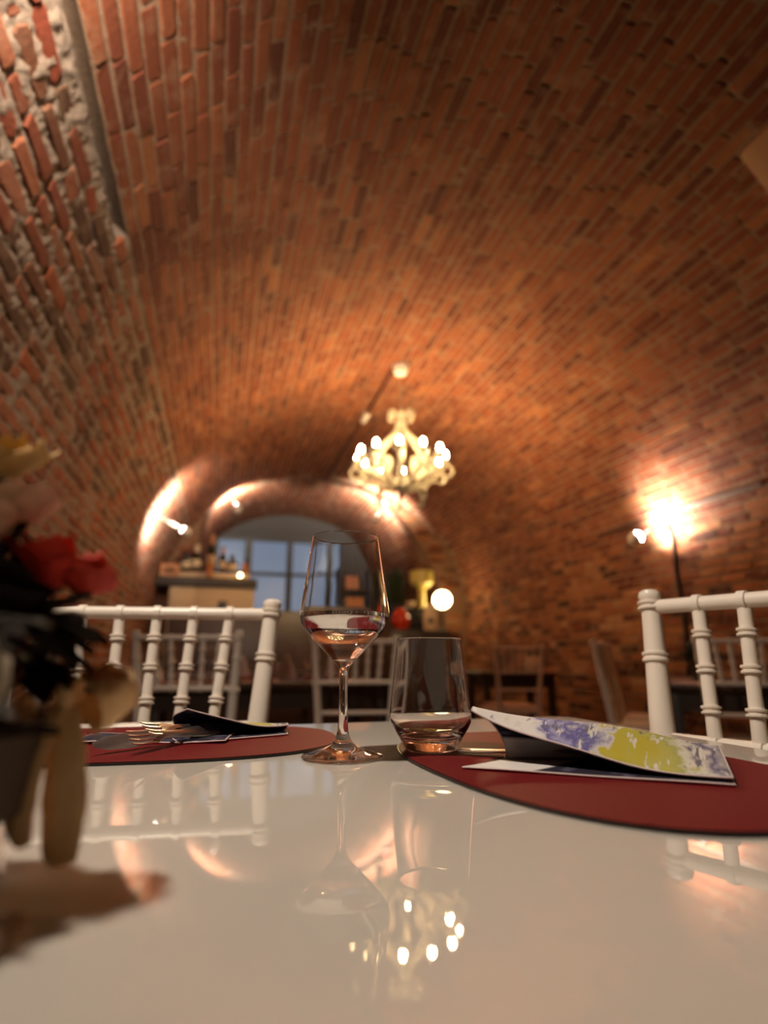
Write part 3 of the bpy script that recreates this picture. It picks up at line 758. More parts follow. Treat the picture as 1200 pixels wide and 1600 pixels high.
lay(knife, 'polished knife blade pointing out of the dark napkin beside the forks', tz(146, 1166, MATZ + 0.0085), tz(325, 1141, MATZ + 0.009), 0, -0.95, L=0.205 * 0.8, sc=0.8)
lay(fork, 'front fork lying on the dark napkin, tines pointing to the flowers', tz(194, 1158, MATZ + 0.0135), tz(325, 1138, MATZ + 0.0115), 0, -0.85, L=0.205 * 0.75, sc=0.75)
lay(fork, 'rear fork lying behind the other fork on the dark napkin', tz(218, 1143, MATZ + 0.020), tz(325, 1134, MATZ + 0.012), 0, -0.7, L=0.205 * 0.75, sc=0.75)
lay(fork, 'fork half hidden inside the violet and yellow napkin, handle towards the tumbler', (0.405, 0.455, MATZ + 0.004), (0.245, 0.560, MATZ + 0.004), 0, 0, group=None)

# ------------------------------------------------------------------ chairs
def chair_meshes():
    cw = M['chair_white']; D = {}
    def X(z): return float(np.interp(z, [0, 0.45, 0.735, 0.95], [0.165, 0.158, 0.171, 0.193]))
    def Y(z): return float(np.interp(z, [0, 0.45, 0.95], [0.215, 0.165, 0.237]))
    D['xy'] = (X, Y)
    def ring(r, t, w, h): return [(r, t - h * 1.9), (r + w, t - h * 1.55), (r + w, t - h * 0.75), (r + w * 0.2, t - h * 0.1), (r + w * 0.2, t + h * 0.1), (r + w, t + h * 0.75), (r + w, t + h * 1.55), (r, t + h * 1.9)]
    for s in (-1, 1):
        m = MB()
        m.turned((s * X(0), Y(0), 0), (s * X(0.45), Y(0.45), 0.45), [(0.013, 0)] + ring(0.0155, 0.5, 0.003, 0.012) + [(0.018, 1)], 12)
        prof = [(0.018, 0)] + ring(0.017, 0.565, 0.004, 0.009) + ring(0.0148, 0.80, 0.0035, 0.008) + [(0.0135, 0.925)] + ring(0.0135, 0.952, 0.0045, 0.0075) + [(0.0155, 0.972), (0.0165, 0.982), (0.015, 0.992), (0.010, 0.9985), (0.001, 1.0)]
        m.turned((s * X(0.45), Y(0.45), 0.45), (s * X(0.945), Y(0.945), 0.945), prof, 16)
        D['back_post', s] = m.mesh('back_post', cw)
        D['front_leg', s] = MB().turned((s * 0.185, -0.195, 0), (s * 0.18, -0.185, 0.45), [(0.013, 0)] + ring(0.015, 0.5, 0.003, 0.012) + ring(0.016, 0.85, 0.003, 0.012) + [(0.017, 1)], 12).mesh('front_leg', cw)
        st = MB()
        for z in (0.20, 0.30): st.turned((s * 0.184, -0.19, z), (s * X(z), Y(z), z), [(0.010, 0)] + ring(0.010, 0.5, 0.003, 0.02) + [(0.010, 1)], 10)
        D['side_stretcher', s] = st.mesh('side_stretcher', cw)
    for nm, z, xs in (('top_rail', 0.919, [0.06 * k for k in (-2, -1, 0, 1, 2)]), ('lower_rail', 0.735, [0.0535 * k for k in (-2, -1, 0, 1, 2)])):
        L = 2 * X(z); pr = [(0.0105, 0.0)]
        for x in xs:
            t = 0.5 + x / L; h = 0.016
            pr += [(0.0105, t - h), (0.0132, t - h * 0.85), (0.0132, t + h * 0.85), (0.0105, t + h)]
        D[nm] = MB().turned((-X(z), Y(z), z), (X(z), Y(z), z), pr + [(0.0105, 1)], 14).mesh(nm, cw)
    for k in range(5):
        a = Vector((0.0535 * (k - 2), Y(0.735), 0.743)); b = Vector((0.06 * (k - 2), Y(0.919), 0.911))
        pr = [(0.0092, 0)] + ring(0.0088, 0.21, 0.004, 0.018) + ring(0.0088, 0.52, 0.004, 0.018) + ring(0.0088, 0.80, 0.004, 0.018) + [(0.0088, 1)]
        D['spindle', k] = MB().turned(a, b, pr, 12).mesh('spindle', cw)
    D['mid_rail'] = MB().turned((-X(0.60), Y(0.60), 0.60), (X(0.60), Y(0.60), 0.60), [(0.009, 0), (0.010, 0.5), (0.009, 1)], 10).mesh('mid_rail', cw)
    bs = MB()
    for z in (0.22, 0.33): bs.turned((-X(z), Y(z), z), (X(z), Y(z), z), [(0.010, 0)] + ring(0.010, 0.5, 0.003, 0.02) + [(0.010, 1)], 10)
    D['back_stretcher'] = bs.mesh('back_stretcher', cw)
    D['front_stretcher'] = MB().turned((-0.184, -0.19, 0.25), (0.184, -0.19, 0.25), [(0.010, 0)] + ring(0.010, 0.5, 0.003, 0.02) + [(0.010, 1)], 10).mesh('front_stretcher', cw)
    D['seat'] = prism([(-0.2, -0.21), (-0.1, -0.222), (0.1, -0.222), (0.2, -0.21), (0.178, 0.178), (-0.178, 0.178)], 0.42, 0.452, 0.008).mesh('seat', cw, angle=30)
    D['cushion'] = prism([(-0.18, -0.19), (-0.1, -0.2), (0.1, -0.2), (0.18, -0.19), (0.16, 0.14), (-0.16, 0.14)], 0.4525, 0.482, 0.012).mesh('cushion', M['seat_pad'], angle=80)
    return D
CH = chair_meshes()
def chair(label, x, y, rz, group='cream spindle-back chairs'):
    t = thing('dining_chair', label, 'chair', (x, y, 0), rz, group)
    for s in (-1, 1):
        for nm in ('back_post', 'front_leg', 'side_stretcher'): link(nm, CH[nm, s], t)
    for k in range(5): link('spindle', CH['spindle', k], t)
    for nm in ('top_rail', 'lower_rail', 'mid_rail', 'back_stretcher', 'front_stretcher', 'seat', 'cushion'): link(nm, CH[nm], t)
    return t
def chair_from_post(label, px, py, rz, side):
    """(px,py): the top of one back post; side +1 = local right post"""
    c, s = cos(rz), sin(rz); lx, ly = side * 0.192, 0.234
    return chair(label, px - (c * lx - s * ly), py - (s * lx + c * ly), rz)
chair_from_post('cream spindle-back chair across the white table, behind the dark napkin', 0.088, 1.043, -0.116, 1)
chair_from_post('large cream spindle-back chair at the table side, behind the flowered napkin', 0.626, 0.738, -1.236, -1)
def far_chair(label, px, d, rz):
    """back of the chair at picture column px, d metres ahead; rz turns it"""
    R = (px - 600) / F_PX * (d * _c + 0.05 * _s)
    x = R * cos(YAW) + d * sin(YAW); y = d * cos(YAW) - R * sin(YAW)
    c, s = cos(rz), sin(rz)
    return chair(label, x + s * 0.234, y - c * 0.234, rz)
far_chair('blurred cream chair seen between the spindles of the chair across the table', 292, 2.2, pi - 0.25)
far_chair('blurred cream chair seen behind the stem of the wine glass', 556, 2.75, pi - 0.2)
far_chair('small cream chair in front of the dark side table with the ivory jar', 811, 4.7, pi - 0.15)
chair('cream chair near the brick wall, nearest to the big right-hand chair post', 2.22 + sin(0.85) * 0.234, 3.11 - cos(0.85) * 0.234, 0.85)
chair('cream chair tucked behind its twin near the brick wall', 2.55 + sin(0.85) * 0.234, 3.48 - cos(0.85) * 0.234, 0.85)
far_chair('cream chair seen between the spindles of the big chair at the table side', 1165, 2.6, 2.42)

# ------------------------------------------------------------------ tables farther back
def side_table(label, x0, x1, y0, y1, h=0.72, rz=0.0):
    cx, cy = (x0 + x1) / 2, (y0 + y1) / 2; a, b = (x1 - x0) / 2, (y1 - y0) / 2
    t = thing('dark_table', label, 'table', (cx, cy, 0), rz, 'dark wooden tables farther back')
    MB().box((-a, -b, h - 0.035), (a, b, h), bev=0.005).build('table_top', M['dark_wood'], t)
    MB().box((-a + 0.04, -b + 0.04, h - 0.13), (a - 0.04, b - 0.04, h - 0.0355)).build('apron', M['board'], t, smooth=False)
    for sx in (-1, 1):
        for sy in (-1, 1): MB().box((sx * (a - 0.065) - 0.03, sy * (b - 0.065) - 0.03, 0), (sx * (a - 0.065) + 0.03, sy * (b - 0.065) + 0.03, h - 0.036), bev=0.004).build('leg', M['board'], t)
    return t
WGL = MB().lathe(WG, 20, cap=False).mesh('wine_glass', M['glass'], angle=60)
TGL = MB().lathe(TG, 20, cap=False).mesh('tumbler', M['glass'], angle=60)
T2 = (-0.62, 0.95, 3.12, 3.92)
side_table('dark table laid with glasses, behind the chair across the white table', *T2)
T3 = (-0.5, 0.9, 5.0, 5.8)
side_table('dark laid table far back, under the bottles and window', *T3)
q = at_z(826, 1051, 0.72); side_table('small dark table carrying the ivory jar, by the brick wall', q.x - 0.36, q.x + 0.36, q.y + 0.04, q.y + 0.70, 0.72, -0.15)
IV = Vector((q.x + 0.20, q.y + 0.25, 0.72))
class q5: x, y = 2.86, 2.81
side_table('dark table by the brick wall, seen behind the big chair spindles', q5.x - 0.65, q5.x + 0.65, q5.y - 0.35, q5.y + 0.35, 0.72, 0.85)
def small(name, label, cat, me, loc, group=None, rz=0.0):
    o = tag(link(name, me), label, cat, group); o.location = loc; o.rotation_euler = (0, 0, rz); return o
ORD = ['first', 'second', 'third', 'fourth', 'fifth', 'sixth', 'seventh']
for row, spots in (('front', [(-0.45, 3.32), (-0.18, 3.28), (0.05, 3.36), (0.32, 3.30), (0.50, 3.36), (0.72, 3.29)]), ('back', [(-0.35, 3.66), (0.0, 3.71), (0.42, 3.66), (0.72, 3.71)])):
    for i, (x, y) in enumerate(spots): small('wine_glass', 'empty wine glass in the %s row on the second table, %s from the left' % (row, ORD[i]), 'glass', WGL, (x, y, 0.7205), 'wine glasses on the second table')
for i, (x, y) in enumerate(((-0.38, 3.21), (0.16, 3.26), (0.53, 3.52), (0.60, 3.22))): small('water_tumbler', 'empty tumbler on the second dark table, %s from the left' % ORD[i], 'glass', TGL, (x, y, 0.7205), 'tumblers on the second table')
for i, (x, y) in enumerate(((-0.3, 5.2), (-0.1, 5.3), (0.15, 5.2), (0.4, 5.25), (0.6, 5.35), (0.75, 5.15))): small('wine_glass', 'empty wine glass on the far table under the window, %s from the left' % ORD[i], 'glass', WGL, (x, y, 0.7205), 'wine glasses on the far table')
for i, (x, y) in enumerate(((q5.x - 0.2, q5.y - 0.1), (q5.x + 0.0, q5.y + 0.2), (q5.x + 0.2, q5.y + 0.02))): small('wine_glass', 'empty wine glass on the dark table by the brick wall, %s from the two chairs' % ORD[i], 'glass', WGL, (x, y, 0.7205), 'wine glasses by the brick wall')
fn = MB().lathe([(0.055, 0), (0.05, 0.03), (0.022, 0.09), (0.003, 0.14)], 8, Matrix.Diagonal((1, 0.5, 1, 1))).mesh('folded_napkin', mat('pale cloth', (0.62, 0.5, 0.44), 0.8))
for i, (x, y) in enumerate(((-0.32, 3.41), (0.14, 3.46), (0.40, 3.48), (0.65, 3.44))): small('folded_napkin', 'pale napkin standing folded on the second dark table, %s from the left' % ORD[i], 'napkin', fn, (x, y, 0.7240), 'standing napkins on the second table', 0.3)
for i, x in enumerate((-0.35, 0.15, 0.63)):
    placemat(['oval red placemat on the second dark table, nearest the wall', 'oval red placemat on the second dark table, middle one', 'oval red placemat on the second dark table, nearest the wine glass stem'][i], x, 3.43, 0.0, 0.7203, 0.2, 0.13, 'placemats on the second table')
t = thing('jar', 'ivory jar with a dark plant on the small dark table by the wall', 'jar', IV)
MB().lathe([(0.05, 0), (0.065, 0.01), (0.075, 0.06), (0.07, 0.11), (0.05, 0.135), (0.05, 0.14), (0.001, 0.138)], 18).build('body', M['cream'], t)
lv = MB()
for k in range(9):
    a = 2 * pi * k / 9; lv.tube([(0.01 * cos(a), 0.01 * sin(a), 0.135), (0.04 * cos(a), 0.04 * sin(a), 0.175), (0.06 * cos(a), 0.06 * sin(a), 0.17)], [0.006, 0.014, 0.002], 5)
lv.build('plant', M['plant'], t)
bp = thing('plant_pot', 'dark bushy plant in a basket on the table by the brick wall', 'plant', (q5.x - 0.12, q5.y + 0.05, 0.7205))
MB().lathe([(0.05, 0), (0.07, 0.1), (0.06, 0.1), (0.001, 0.09)], 14).build('basket', M['dark_wood'], bp)
lv = MB()
for k in range(30):
    a = k * 2.4; e = 0.3 + 0.9 * ((k * 7) % 10) / 10; d = Vector((cos(a) * cos(e), sin(a) * cos(e), sin(e)))
    lv.tube([Vector((0, 0, 0.09)), Vector((0, 0, 0.09)) + d * 0.08, Vector((0, 0, 0.08)) + d * 0.14], [0.003, 0.012, 0.002], 5)
lv.build('leaves', M['plant'], bp)

# ------------------------------------------------------------------ shelf unit with bottles before the passage
YS = 8.0
def P(px, py, y=YS): return at_y(px, py, y)
sh = thing('bar_cabinet', 'tall cream cabinet with a dark top board under the bottles, far end of the vault', 'cabinet', (P(325, 950).x, YS + 0.2, 0))
o = Vector(sh.location)
def lb(a, b, y0, y1):                                   # box between two picture corners at the cabinet's distance
    p, q = P(*a), P(*b); return (min(p.x, q.x) - o.x, y0 - o.y, min(p.z, q.z)), (max(p.x, q.x) - o.x, y1 - o.y, max(p.z, q.z))
ztop = P(320, 915).z
MB().box((P(262, 950).x - o.x, YS - o.y, 0.0), (P(396, 950).x - o.x, YS + 0.4 - o.y, ztop), bev=0.01).build('body', M['cream'], sh)
for a, b in ((262, 303), (304, 396)):
    MB().box((P(a, 950).x - o.x + 0.015, YS - 0.02 - o.y, 0.9), (P(b, 950).x - o.x - 0.015, YS - 0.001 - o.y, ztop - 0.03), bev=0.005).build('door', M['cream'], sh)
MB().box(*lb((243, 915), (402, 906), YS - 0.08, YS + 0.42), bev=0.006).build('top_board', M['board'], sh)
MB().box(*lb((275, 906), (392, 893), YS + 0.25, YS + 0.40), bev=0.006).build('shelf_riser', M['cream'], sh)
zt = P(320, 906).z + 0.001
def far_box(name, label, cat, a, b, y, depth, m, bev=0.006, group=None, z0=None):
    p, q = P(*a, y), P(*b, y); lo = min(p.z, q.z) if z0 is None else z0
    c = Vector(((p.x + q.x) / 2, y + depth / 2, lo)); w = abs(p.x - q.x) / 2
    ob = MB().box((-w, -depth / 2, 0), (w, depth / 2, abs(max(p.z, q.z) - lo)), bev=bev).build(name, m); ob.location = c
    return tag(ob, label, cat, group)
fr = thing('crate', 'small open orange wooden crate on the left end of the dark cabinet board', 'crate', (P(265, 900).x, YS + 0.05, zt))
w, h = abs(P(280, 900).x - P(251, 900).x) / 2, P(265, 882).z - zt
for nm, lo, hi in (('bottom_board', (-w, -0.1, 0), (w, 0.12, 0.04)), ('top_board', (-w, -0.1, h - 0.05), (w, 0.12, h)), ('side_board', (-w, -0.1, 0.04), (-w + 0.045, 0.12, h - 0.05)), ('side_board', (w - 0.045, -0.1, 0.04), (w, 0.12, h - 0.05)), ('back_board', (-w + 0.045, 0.1, 0.04), (w - 0.045, 0.12, h - 0.05))):
    MB().box(lo, hi).build(nm, M['orange_wood'], fr, smooth=False)
def bottle(label, px, py_top, r_px, m, y, z0, neck=0.33, cap=None, name='bottle'):
    p = P(px, py_top, y); hgt = p.z - z0; r = abs(P(px + r_px, 900, y).x - P(px, 900, y).x)
    b = tag(link(name, MB().lathe([(0.001, 0), (r * 0.92, 0), (r, hgt * 0.03), (r, hgt * (0.93 - neck)), (r * 0.8, hgt * (0.98 - neck)), (r * 0.36, hgt * (1.08 - neck)), (r * 0.34, hgt * 0.94), (r * 0.42, hgt * 0.95), (r * 0.42, hgt), (0.001, hgt)], 16, cap=False).mesh(name, m)), label, 'bottle', 'bottles on the cream cabinet')
    b.location = (p.x, y, z0)
    if cap: MB().lathe([(r * 0.40, hgt * 0.72), (r * 0.46, hgt * 0.73), (r * 0.46, hgt * 1.005), (0.001, hgt * 1.01)], 12, cap=False).build('cap', cap, b)
    MB().lathe([(r * 1.01, hgt * 0.15), (r * 1.015, hgt * 0.16), (r * 1.015, hgt * 0.42), (r * 1.01, hgt * 0.43)], 16, cap=False).build('paper_label', M['cream'] if m is not M['bottle_amber'] else M['orange_wood'], b)
    return b
zr = P(320, 893, YS + 0.3).z + 0.002
bottle('tall dark bottle with a gold cap, tallest of the row on the cabinet', 333, 836, 7, M['bottle_dark'], YS + 0.32, zr, cap=M['orange_wood'])
bottle('dark wide bottle beside the orange crate, leftmost of the bottles', 292, 862, 8, M['bottle_dark'], YS + 0.32, zr, cap=M['black'])
bottle('dark bottle with a pale neck second from the crate', 309, 852, 8, M['bottle_dark'], YS + 0.32, zr, cap=M['cream'])
bottle('dark slim bottle with a tan neck in front of the window edge', 349, 855, 6, M['bottle_dark'], YS + 0.32, zr, cap=M['orange_wood'])
bottle('short dark bottle in front of the left window pane', 363, 868, 9, M['bottle_dark'], YS + 0.32, zr, cap=M['black'])
bottle('amber bottle standing forward on the dark cabinet board', 329, 868, 5, M['bottle_amber'], YS + 0.05, zt, cap=M['orange_wood'])
bottle('small reddish bottle at the right end of the cabinet', 384, 874, 5, M['bottle_amber'], YS + 0.32, zr, cap=M['bottle_dark'])
def tealight(label, p, r=0.03):
    t = thing('tea_light', label, 'candle', p, 0, 'tea lights')
    MB().lathe([(r * 0.8, 0), (r, 0.004), (r, r * 1.3), (r * 0.9, r * 1.3), (r * 0.85, r * 0.4), (0.001, r * 0.4)], 12, cap=False).build('holder', M['cream'], t)
    MB().ball((0, 0, r * 1.5), (r * 0.55, r * 0.55, r * 0.9), 10, 6).build('flame', M['tealight'], t)
    return t
p = P(375, 905, YS + 0.05); tealight('tea light glowing on the cabinet board near the window', (p.x, YS + 0.05, zt), 0.045)
far_box('storage_box', 'black box on the cream cabinet front shelf near the window', 'box', (340, 955), (355, 941), YS - 0.2, 0.15, M['black'])
lowb = far_box('bar_counter', 'low dark bar counter across the passage, behind the wine glass', 'counter', (262, 990), (610, 958), 7.4, 0.45, M['dark_wood'], 0.01, z0=0.0)
for ob in [x for x in bpy.data.objects if x.name.startswith('storage_box')]: ob.location.z = lowb.dimensions.z + 0.002; ob.location.y = 7.6

# things at the right of the passage
rc = far_box('sideboard', 'dark sideboard at the passage, below the glowing globe lamp', 'sideboard', (612, 1030), (705, 985), 7.6, 0.5, M['board'], 0.01, z0=0.0)
zs = P(650, 985, 7.6).z + 0.003
gl = thing('globe_lamp', 'glowing globe lamp on the dark sideboard against the brick wall', 'lamp', (P(691, 937, 7.9).x, 7.9, zs), 0)
gz = P(690, 937, 7.9).z - zs
MB().lathe([(0.09, 0), (0.09, 0.02), (0.015, 0.04), (0.012, gz - 0.12), (0.05, gz - 0.11), (0.05, gz - 0.10), (0.001, gz - 0.10)], 16).build('stand', M['black'], gl)
MB().ball((0, 0, gz), 0.125, 18, 12).build('globe', M['globe'], gl)
gv = thing('goblet', 'yellow green ceramic goblet left of the globe lamp', 'goblet', (P(659, 937, 7.98).x, 7.98, P(650, 950, 7.9).z + 0.003), 0)
zm = P(650, 950, 7.9).z + 0.003; g1 = P(657, 893, 7.98).z - zm; g0 = P(657, 918, 7.98).z - zm
MB().lathe([(0.07, 0), (0.07, 0.02), (0.055, 0.05), (0.05, g0 * 0.6), (0.05, g0 - 0.02), (0.10, g0), (0.165, g0 + 0.06), (0.175, g1), (0.165, g1), (0.001, g0 + 0.05)], 20).build('body', M['yellow_green'], gv)
rd = tag(MB().lathe([(0.001, 0), (0.09, 0.0), (0.15, 0.07), (0.16, 0.16), (0.12, 0.25), (0.07, 0.29), (0.07, 0.33), (0.06, 0.33), (0.001, 0.30)], 18).build('lantern', M['red_glass']), 'round red glass lantern on the dark sideboard next to the wine glass bowl', 'lantern'); rd.location = (P(626, 980, 7.75).x, 7.75, zs); rd.scale = (0.85, 0.85, 0.95)
jr = thing('canister', 'cream canister with a dark round emblem on the sideboard', 'canister', (P(674, 985, 7.66).x, 7.70, zs))
jh = P(674, 943, 7.7).z - zs
MB().lathe([(0.001, 0), (0.085, 0), (0.095, 0.02), (0.095, jh * 0.62), (0.06, jh * 0.84), (0.055, jh), (0.001, jh)], 18).build('body', M['cream'], jr)
MB().lathe([(0.001, 0), (0.04, 0), (0.042, 0.006), (0.03, 0.008), (0.001, 0.008)], 14, Matrix.Translation((-0.03, -0.093, jh * 0.35)) @ Matrix.Rotation(pi / 2, 4, 'X')).build('emblem', M['board'], jr)
zm = P(650, 950, 7.9).z
far_box('coffee_machine', 'black boxy machine between the red lantern and the canister', 'machine', (633, 985), (669, 950), 7.9, 0.18, M['black'], 0.015, z0=zs)
bw = tag(MB().lathe([(0.05, 0), (0.06, 0.01), (0.13, 0.08), (0.14, 0.10), (0.12, 0.09), (0.001, 0.03)], 18).build('bowl', M['cream']), 'pale bowl on top of the black machine', 'bowl')
bw.location = (P(641, 950, 7.97).x, 7.97, zm + 0.002); bw.scale = (0.55, 0.55, 0.9)
pk = thing('plant_pot', 'dark leafy plant standing in the passage behind the wine glass rim', 'plant', (P(618, 960, 9.4).x, 9.4, 0))
MB().lathe([(0.12, 0), (0.17, 0.35), (0.15, 0.35), (0.001, 0.3)], 14).build('pot', M['black'], pk)
lv = MB(); zz = P(628, 900, 9.4).z
lv.tube([(0, 0, 0.3), (0.03, 0, 1.0), (0, 0, zz)], 0.02, 6)
for k in range(46):
    a = k * 2.4; e = -0.3 + 1.4 * ((k * 7) % 11) / 11; d = Vector((cos(a) * cos(e), sin(a) * cos(e), sin(e))); s0 = Vector((0, 0, zz - 0.5 + 0.55 * k / 46))
    lv.tube([s0, s0 + d * 0.12, s0 + d * 0.22], [0.008, 0.045, 0.004], 5)
lv.build('leaves', M['plant'], pk)
ct = thing('shelf_rack', 'dark rack with cartons in the passage, seen through the wine glass', 'rack', (P(560, 960, 9.2).x, 9.4, 0))
for z in (0.3, P(560, 959, 9.2).z, P(560, 925, 9.2).z):
    MB().box((-0.35, -0.2, z - 0.03), (0.35, 0.2, z)).build('shelf', M['board'], ct, smooth=False)
for sx in (-0.35, 0.33):
    MB().box((sx, -0.2, 0), (sx + 0.02, 0.2, P(560, 890, 9.2).z)).build('upright', M['board'], ct, smooth=False)
zq = P(560, 959, 9.2).z + 0.001
far_box('carton', 'orange cardboard carton on the lower rack shelf, seen through the wine glass', 'box', (541, 959), (577, 940), 9.22, 0.3, M['orange_wood'], z0=zq)
zq = P(560, 925, 9.2).z + 0.001
far_box('carton', 'smaller reddish carton on the upper rack shelf, seen through the wine glass', 'box', (540, 925), (566, 905), 9.22, 0.25, mat('pink carton', (0.42, 0.2, 0.13), 0.7), z0=zq)
# tan box high on the vault
a, b, u = ray(1243, 235)
c0 = None
for k in np.linspace(0.001, 0.004, 300):
    if ((a * k - XC) / VA) ** 2 + ((u * k + EYE - ZS) / VB) ** 2 >= 0.93: c0 = Vector((a * k, b * k, EYE + u * k)); break
tp_ = tag(MB().box((-0.02, -0.20, -0.22), (0.26, 0.20, 0.22), bev=0.03).build('wall_panel', M['tan_panel']), 'tan box with rounded corners fixed high on the dark side of the vault', 'box')
tp_.location = c0; tp_.rotation_euler = (0, radians(-38), 0)

# ------------------------------------------------------------------ flower arrangement at the table's middle
def cam_pt(R, F, z): return Vector((R * cos(YAW) + F * sin(YAW), F * cos(YAW) - R * sin(YAW), z))
VC = cam_pt(-0.197, 0.262, TZ)
vs = thing('flower_vase', 'clear glass vase wrapped in grey lace with dark stems, on the white table', 'vase', VC + Vector((0, 0, 0.0004)))
MB().lathe([(0.0001, 0), (0.034, 0), (0.037, 0.002), (0.040, 0.02), (0.047, 0.10), (0.049, 0.112), (0.0465, 0.112), (0.0445, 0.10), (0.0375, 0.02), (0.034, 0.008), (0.0001, 0.007)], 40, cap=False).build('glass_body', M['glass'], vs, angle=60)
MB().lathe([(0.0425, 0.030), (0.0432, 0.031), (0.0462, 0.068), (0.0455, 0.069)], 40, cap=False).build('lace_band', M['grey_cloth'], vs)
stm = MB(); r = np.random.RandomState(9)
for k in range(26):
    a = r.rand() * 2 * pi; q = 0.026 * sqrt(r.rand())
    stm.tube([(q * cos(a), q * sin(a), 0.009), (q * 1.2 * cos(a + 0.3), q * 1.2 * sin(a + 0.3), 0.07), (q * 1.35 * cos(a + 0.5), q * 1.35 * sin(a + 0.5), 0.145)], 0.0035, 6)
stm.build('stems', M['stem'], vs)
def petal(m, R, h, w, tilt, az, c):
    """one cupped petal"""
    v = []; n = 5; q = 4
    for i in range(n + 1):
        t = i / n; wd = w * sin(pi * min(0.97, 0.18 + 0.75 * t)) ; out = R * (0.25 + 0.75 * sin(t * pi / 2)) + tilt * t * t * R
        for j in range(q + 1):
            s = (j / q - 0.5) * 2; an = s * wd / max(R, 1e-4)
            v.append((out * cos(az + an), out * sin(az + an), h * t - 0.15 * h * s * s * t))
    f = [(i * (q + 1) + j, i * (q + 1) + j + 1, (i + 1) * (q + 1) + j + 1, (i + 1) * (q + 1) + j) for i in range(n) for j in range(q)]
    m.add([Vector(p) + c for p in v], f)
def flower(name, label, pos, R, m, stem_to, group, seed=0, tilt_dir=(0, 0)):
    t = tag(empty(name, pos), label, 'flower', group); t.rotation_euler = (tilt_dir[0], tilt_dir[1], seed)
    heads = MB(); r = np.random.RandomState(seed)
    for ring, (rr, hh, n) in enumerate(((0.28, 0.95, 3), (0.52, 0.95, 4), (0.78, 0.85, 5), (1.0, 0.7, 6))):
        for k in range(n): petal(heads, R * rr, R * 1.5 * hh * (0.9 + 0.2 * r.rand()), R * rr * 0.95, 0.1 + 0.35 * ring / 3, 2 * pi * (k + 0.5 * ring + 0.2 * r.rand()) / n, Vector((0, 0, -R * 0.5)))
    me = heads.mesh('petals', m); link('petals', me, t)
    MB().ball((0, 0, -R * 0.5), (R * 0.2, R * 0.2, R * 0.2), 10, 6).build('calyx', M['leaf_dark'], t)
    inv = t.matrix_basis.inverted(); e = inv @ Vector(stem_to)
    MB().tube([(0, 0, -R * 0.5), e * 0.5 + Vector((0, 0, -R * 0.3)), e], 0.0022, 6).build('stem', M['stem'], t)
    return t
root = VC + Vector((0, 0, 0.10))
flower('rose', 'red rose leaning out of the vase towards the table', cam_pt(-0.157, 0.272, TZ + 0.136), 0.0175, M['petal_red'], root, None, 1, (0.1, 0.25))
flower('rose', 'small dark red rosebud under the bright red rose', cam_pt(-0.139, 0.272, TZ + 0.128), 0.009, M['petal_red'], root, None, 2, (0.1, 0.5))
flower('dried_flower', 'pale dried flower above the red rose', cam_pt(-0.172, 0.265, TZ + 0.162), 0.013, M['petal_cream'], root, 'dried flowers in the vase', 3, (0.2, 0.3))
flower('dried_flower', 'cream dried flower at the photo edge beside the red rose', cam_pt(-0.178, 0.25, TZ + 0.150), 0.012, M['petal_cream'], root, 'dried flowers in the vase', 4, (0.5, 0.1))
flower('dried_flower', 'ochre dried flower topmost in the vase', cam_pt(-0.186, 0.268, TZ + 0.188), 0.016, M['petal_ochre'], root, 'dried flowers in the vase', 5, (0.1, 0.2))
flower('dried_flower', 'large grey-beige dried flower low at the vase rim', cam_pt(-0.163, 0.225, TZ + 0.082), 0.017, M['candle'], root, 'dried flowers in the vase', 6, (1.2, 0.4))
def spray(label, pos, n, size, seed, group='dark leaf sprays in the vase', m=None):
    t = tag(empty('leaf_spray', pos), label, 'leaves', group); r = np.random.RandomState(seed)
    inv = Vector(root) - Vector(pos)
    MB().tube([inv, inv * 0.4 + Vector((0, 0, 0.01)), (0, 0, 0)], 0.0022, 6).build('stem', M['stem'], t)
    for k in range(n):
        a = r.rand() * 2 * pi; e = -0.6 + 1.5 * r.rand(); d = Vector((cos(a) * cos(e), sin(a) * cos(e), sin(e))); s = size * (0.7 + 0.6 * r.rand())
        side = d.cross(Vector((0, 0, 1))).normalized(); up = side.cross(d)
        v = []
        for tt, w in ((0, 0.02), (0.25, 0.26), (0.55, 0.32), (0.8, 0.18), (1, 0.01)):
            for sg in (-1, 0, 1): v.append(d * s * tt + side * s * w * sg + up * (0.08 * s * abs(sg) - 0.25 * s * tt * tt))
        f = [(i * 3 + j, i * 3 + j + 1, i * 3 + j + 4, i * 3 + j + 3) for i in range(4) for j in range(2)]
        MB().add(v, f).build('leaf', m or M['leaf_dark'], t)
    return t
spray('dark leaves beneath the red rose', cam_pt(-0.168, 0.262, TZ + 0.110), 28, 0.036, 1)
spray('dark leaves hanging over the vase rim behind the tan bow', cam_pt(-0.155, 0.262, TZ + 0.090), 16, 0.024, 2)
spray('dark leaves low in front of the vase', cam_pt(-0.172, 0.235, TZ + 0.058), 20, 0.036, 3)
spray('dark leaves between the cream and ochre flowers', cam_pt(-0.190, 0.262, TZ + 0.163), 7, 0.018, 4)
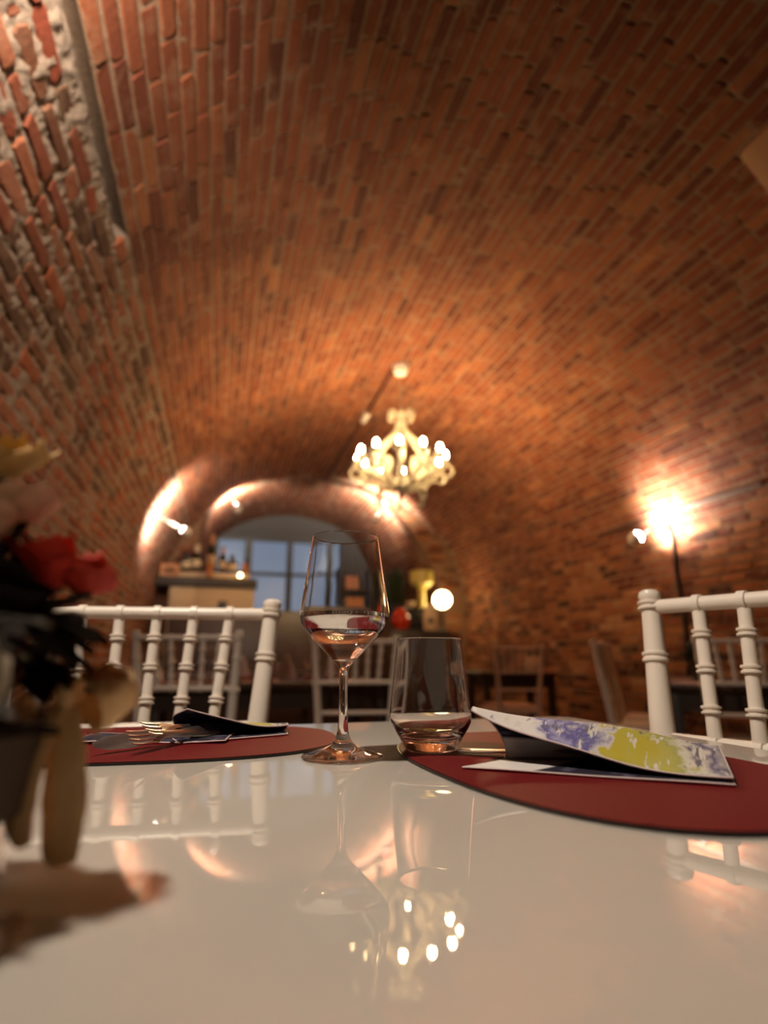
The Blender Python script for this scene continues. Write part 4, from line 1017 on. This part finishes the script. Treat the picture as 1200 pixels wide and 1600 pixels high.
# raffia bow
bw_ = thing('bow', 'tan raffia bow with hanging tails tied at the vase rim', 'bow', cam_pt(-0.147, 0.282, TZ + 0.080))
def ribbon(pts, widths, wdir, name, m=M['raffia'], parent=bw_):
    pts = spline(pts, 5); n = len(pts); ws = np.interp(np.linspace(0, 1, n), np.linspace(0, 1, len(widths)), widths); v = []
    for k, p in enumerate(pts):
        for s in (-1, -0.33, 0.33, 1): v.append(p + Vector(wdir) * ws[k] * s + Vector((0, 0, 0.0015 * sin(5 * k * 0.4 + 3 * s))))
    f = [(i * 4 + j, i * 4 + j + 1, i * 4 + j + 5, i * 4 + j + 4) for i in range(n - 1) for j in range(3)]
    o = MB().add(v, f).build(name, m, parent)
    md = o.modifiers.new('thickness', 'SOLIDIFY'); md.thickness = 0.0008
    return o
ex = Vector((cos(YAW), -sin(YAW), 0)); ey = Vector((sin(YAW), cos(YAW), 0)); ez = Vector((0, 0, 1))
B = lambda x, y, z: ex * x + ey * y + ez * z
MB().ball((0, 0, 0), (0.006, 0.006, 0.008), 10, 8).build('knot', M['raffia'], bw_)
ribbon([B(0, 0, 0), B(0.012, -0.004, 0.008), B(0.025, -0.006, 0.001), B(0.021, 0.004, -0.013), B(0.008, 0.004, -0.007), B(0, 0, 0)], [0.004, 0.008, 0.011, 0.011, 0.007, 0.003], B(0.35, 0.80, 0.45), 'loop')
ribbon([B(0, 0, 0), B(-0.012, 0.004, 0.004), B(-0.022, -0.004, -0.006), B(-0.012, 0.004, -0.014), B(0, 0, 0)], [0.003, 0.006, 0.008, 0.006, 0.003], B(0.2, 0.75, 0.6), 'loop')
ribbon([B(0, 0, -0.002), B(0.005, -0.006, -0.022), B(0.008, -0.008, -0.045), B(0.009, -0.008, -0.070)], [0.004, 0.009, 0.011, 0.008], B(0.97, -0.12, 0), 'tail')
ribbon([B(0, 0, -0.002), B(-0.008, -0.008, -0.022), B(-0.010, -0.012, -0.045), B(-0.006, -0.012, -0.062)], [0.003, 0.008, 0.009, 0.005], B(0.97, -0.12, 0), 'tail')
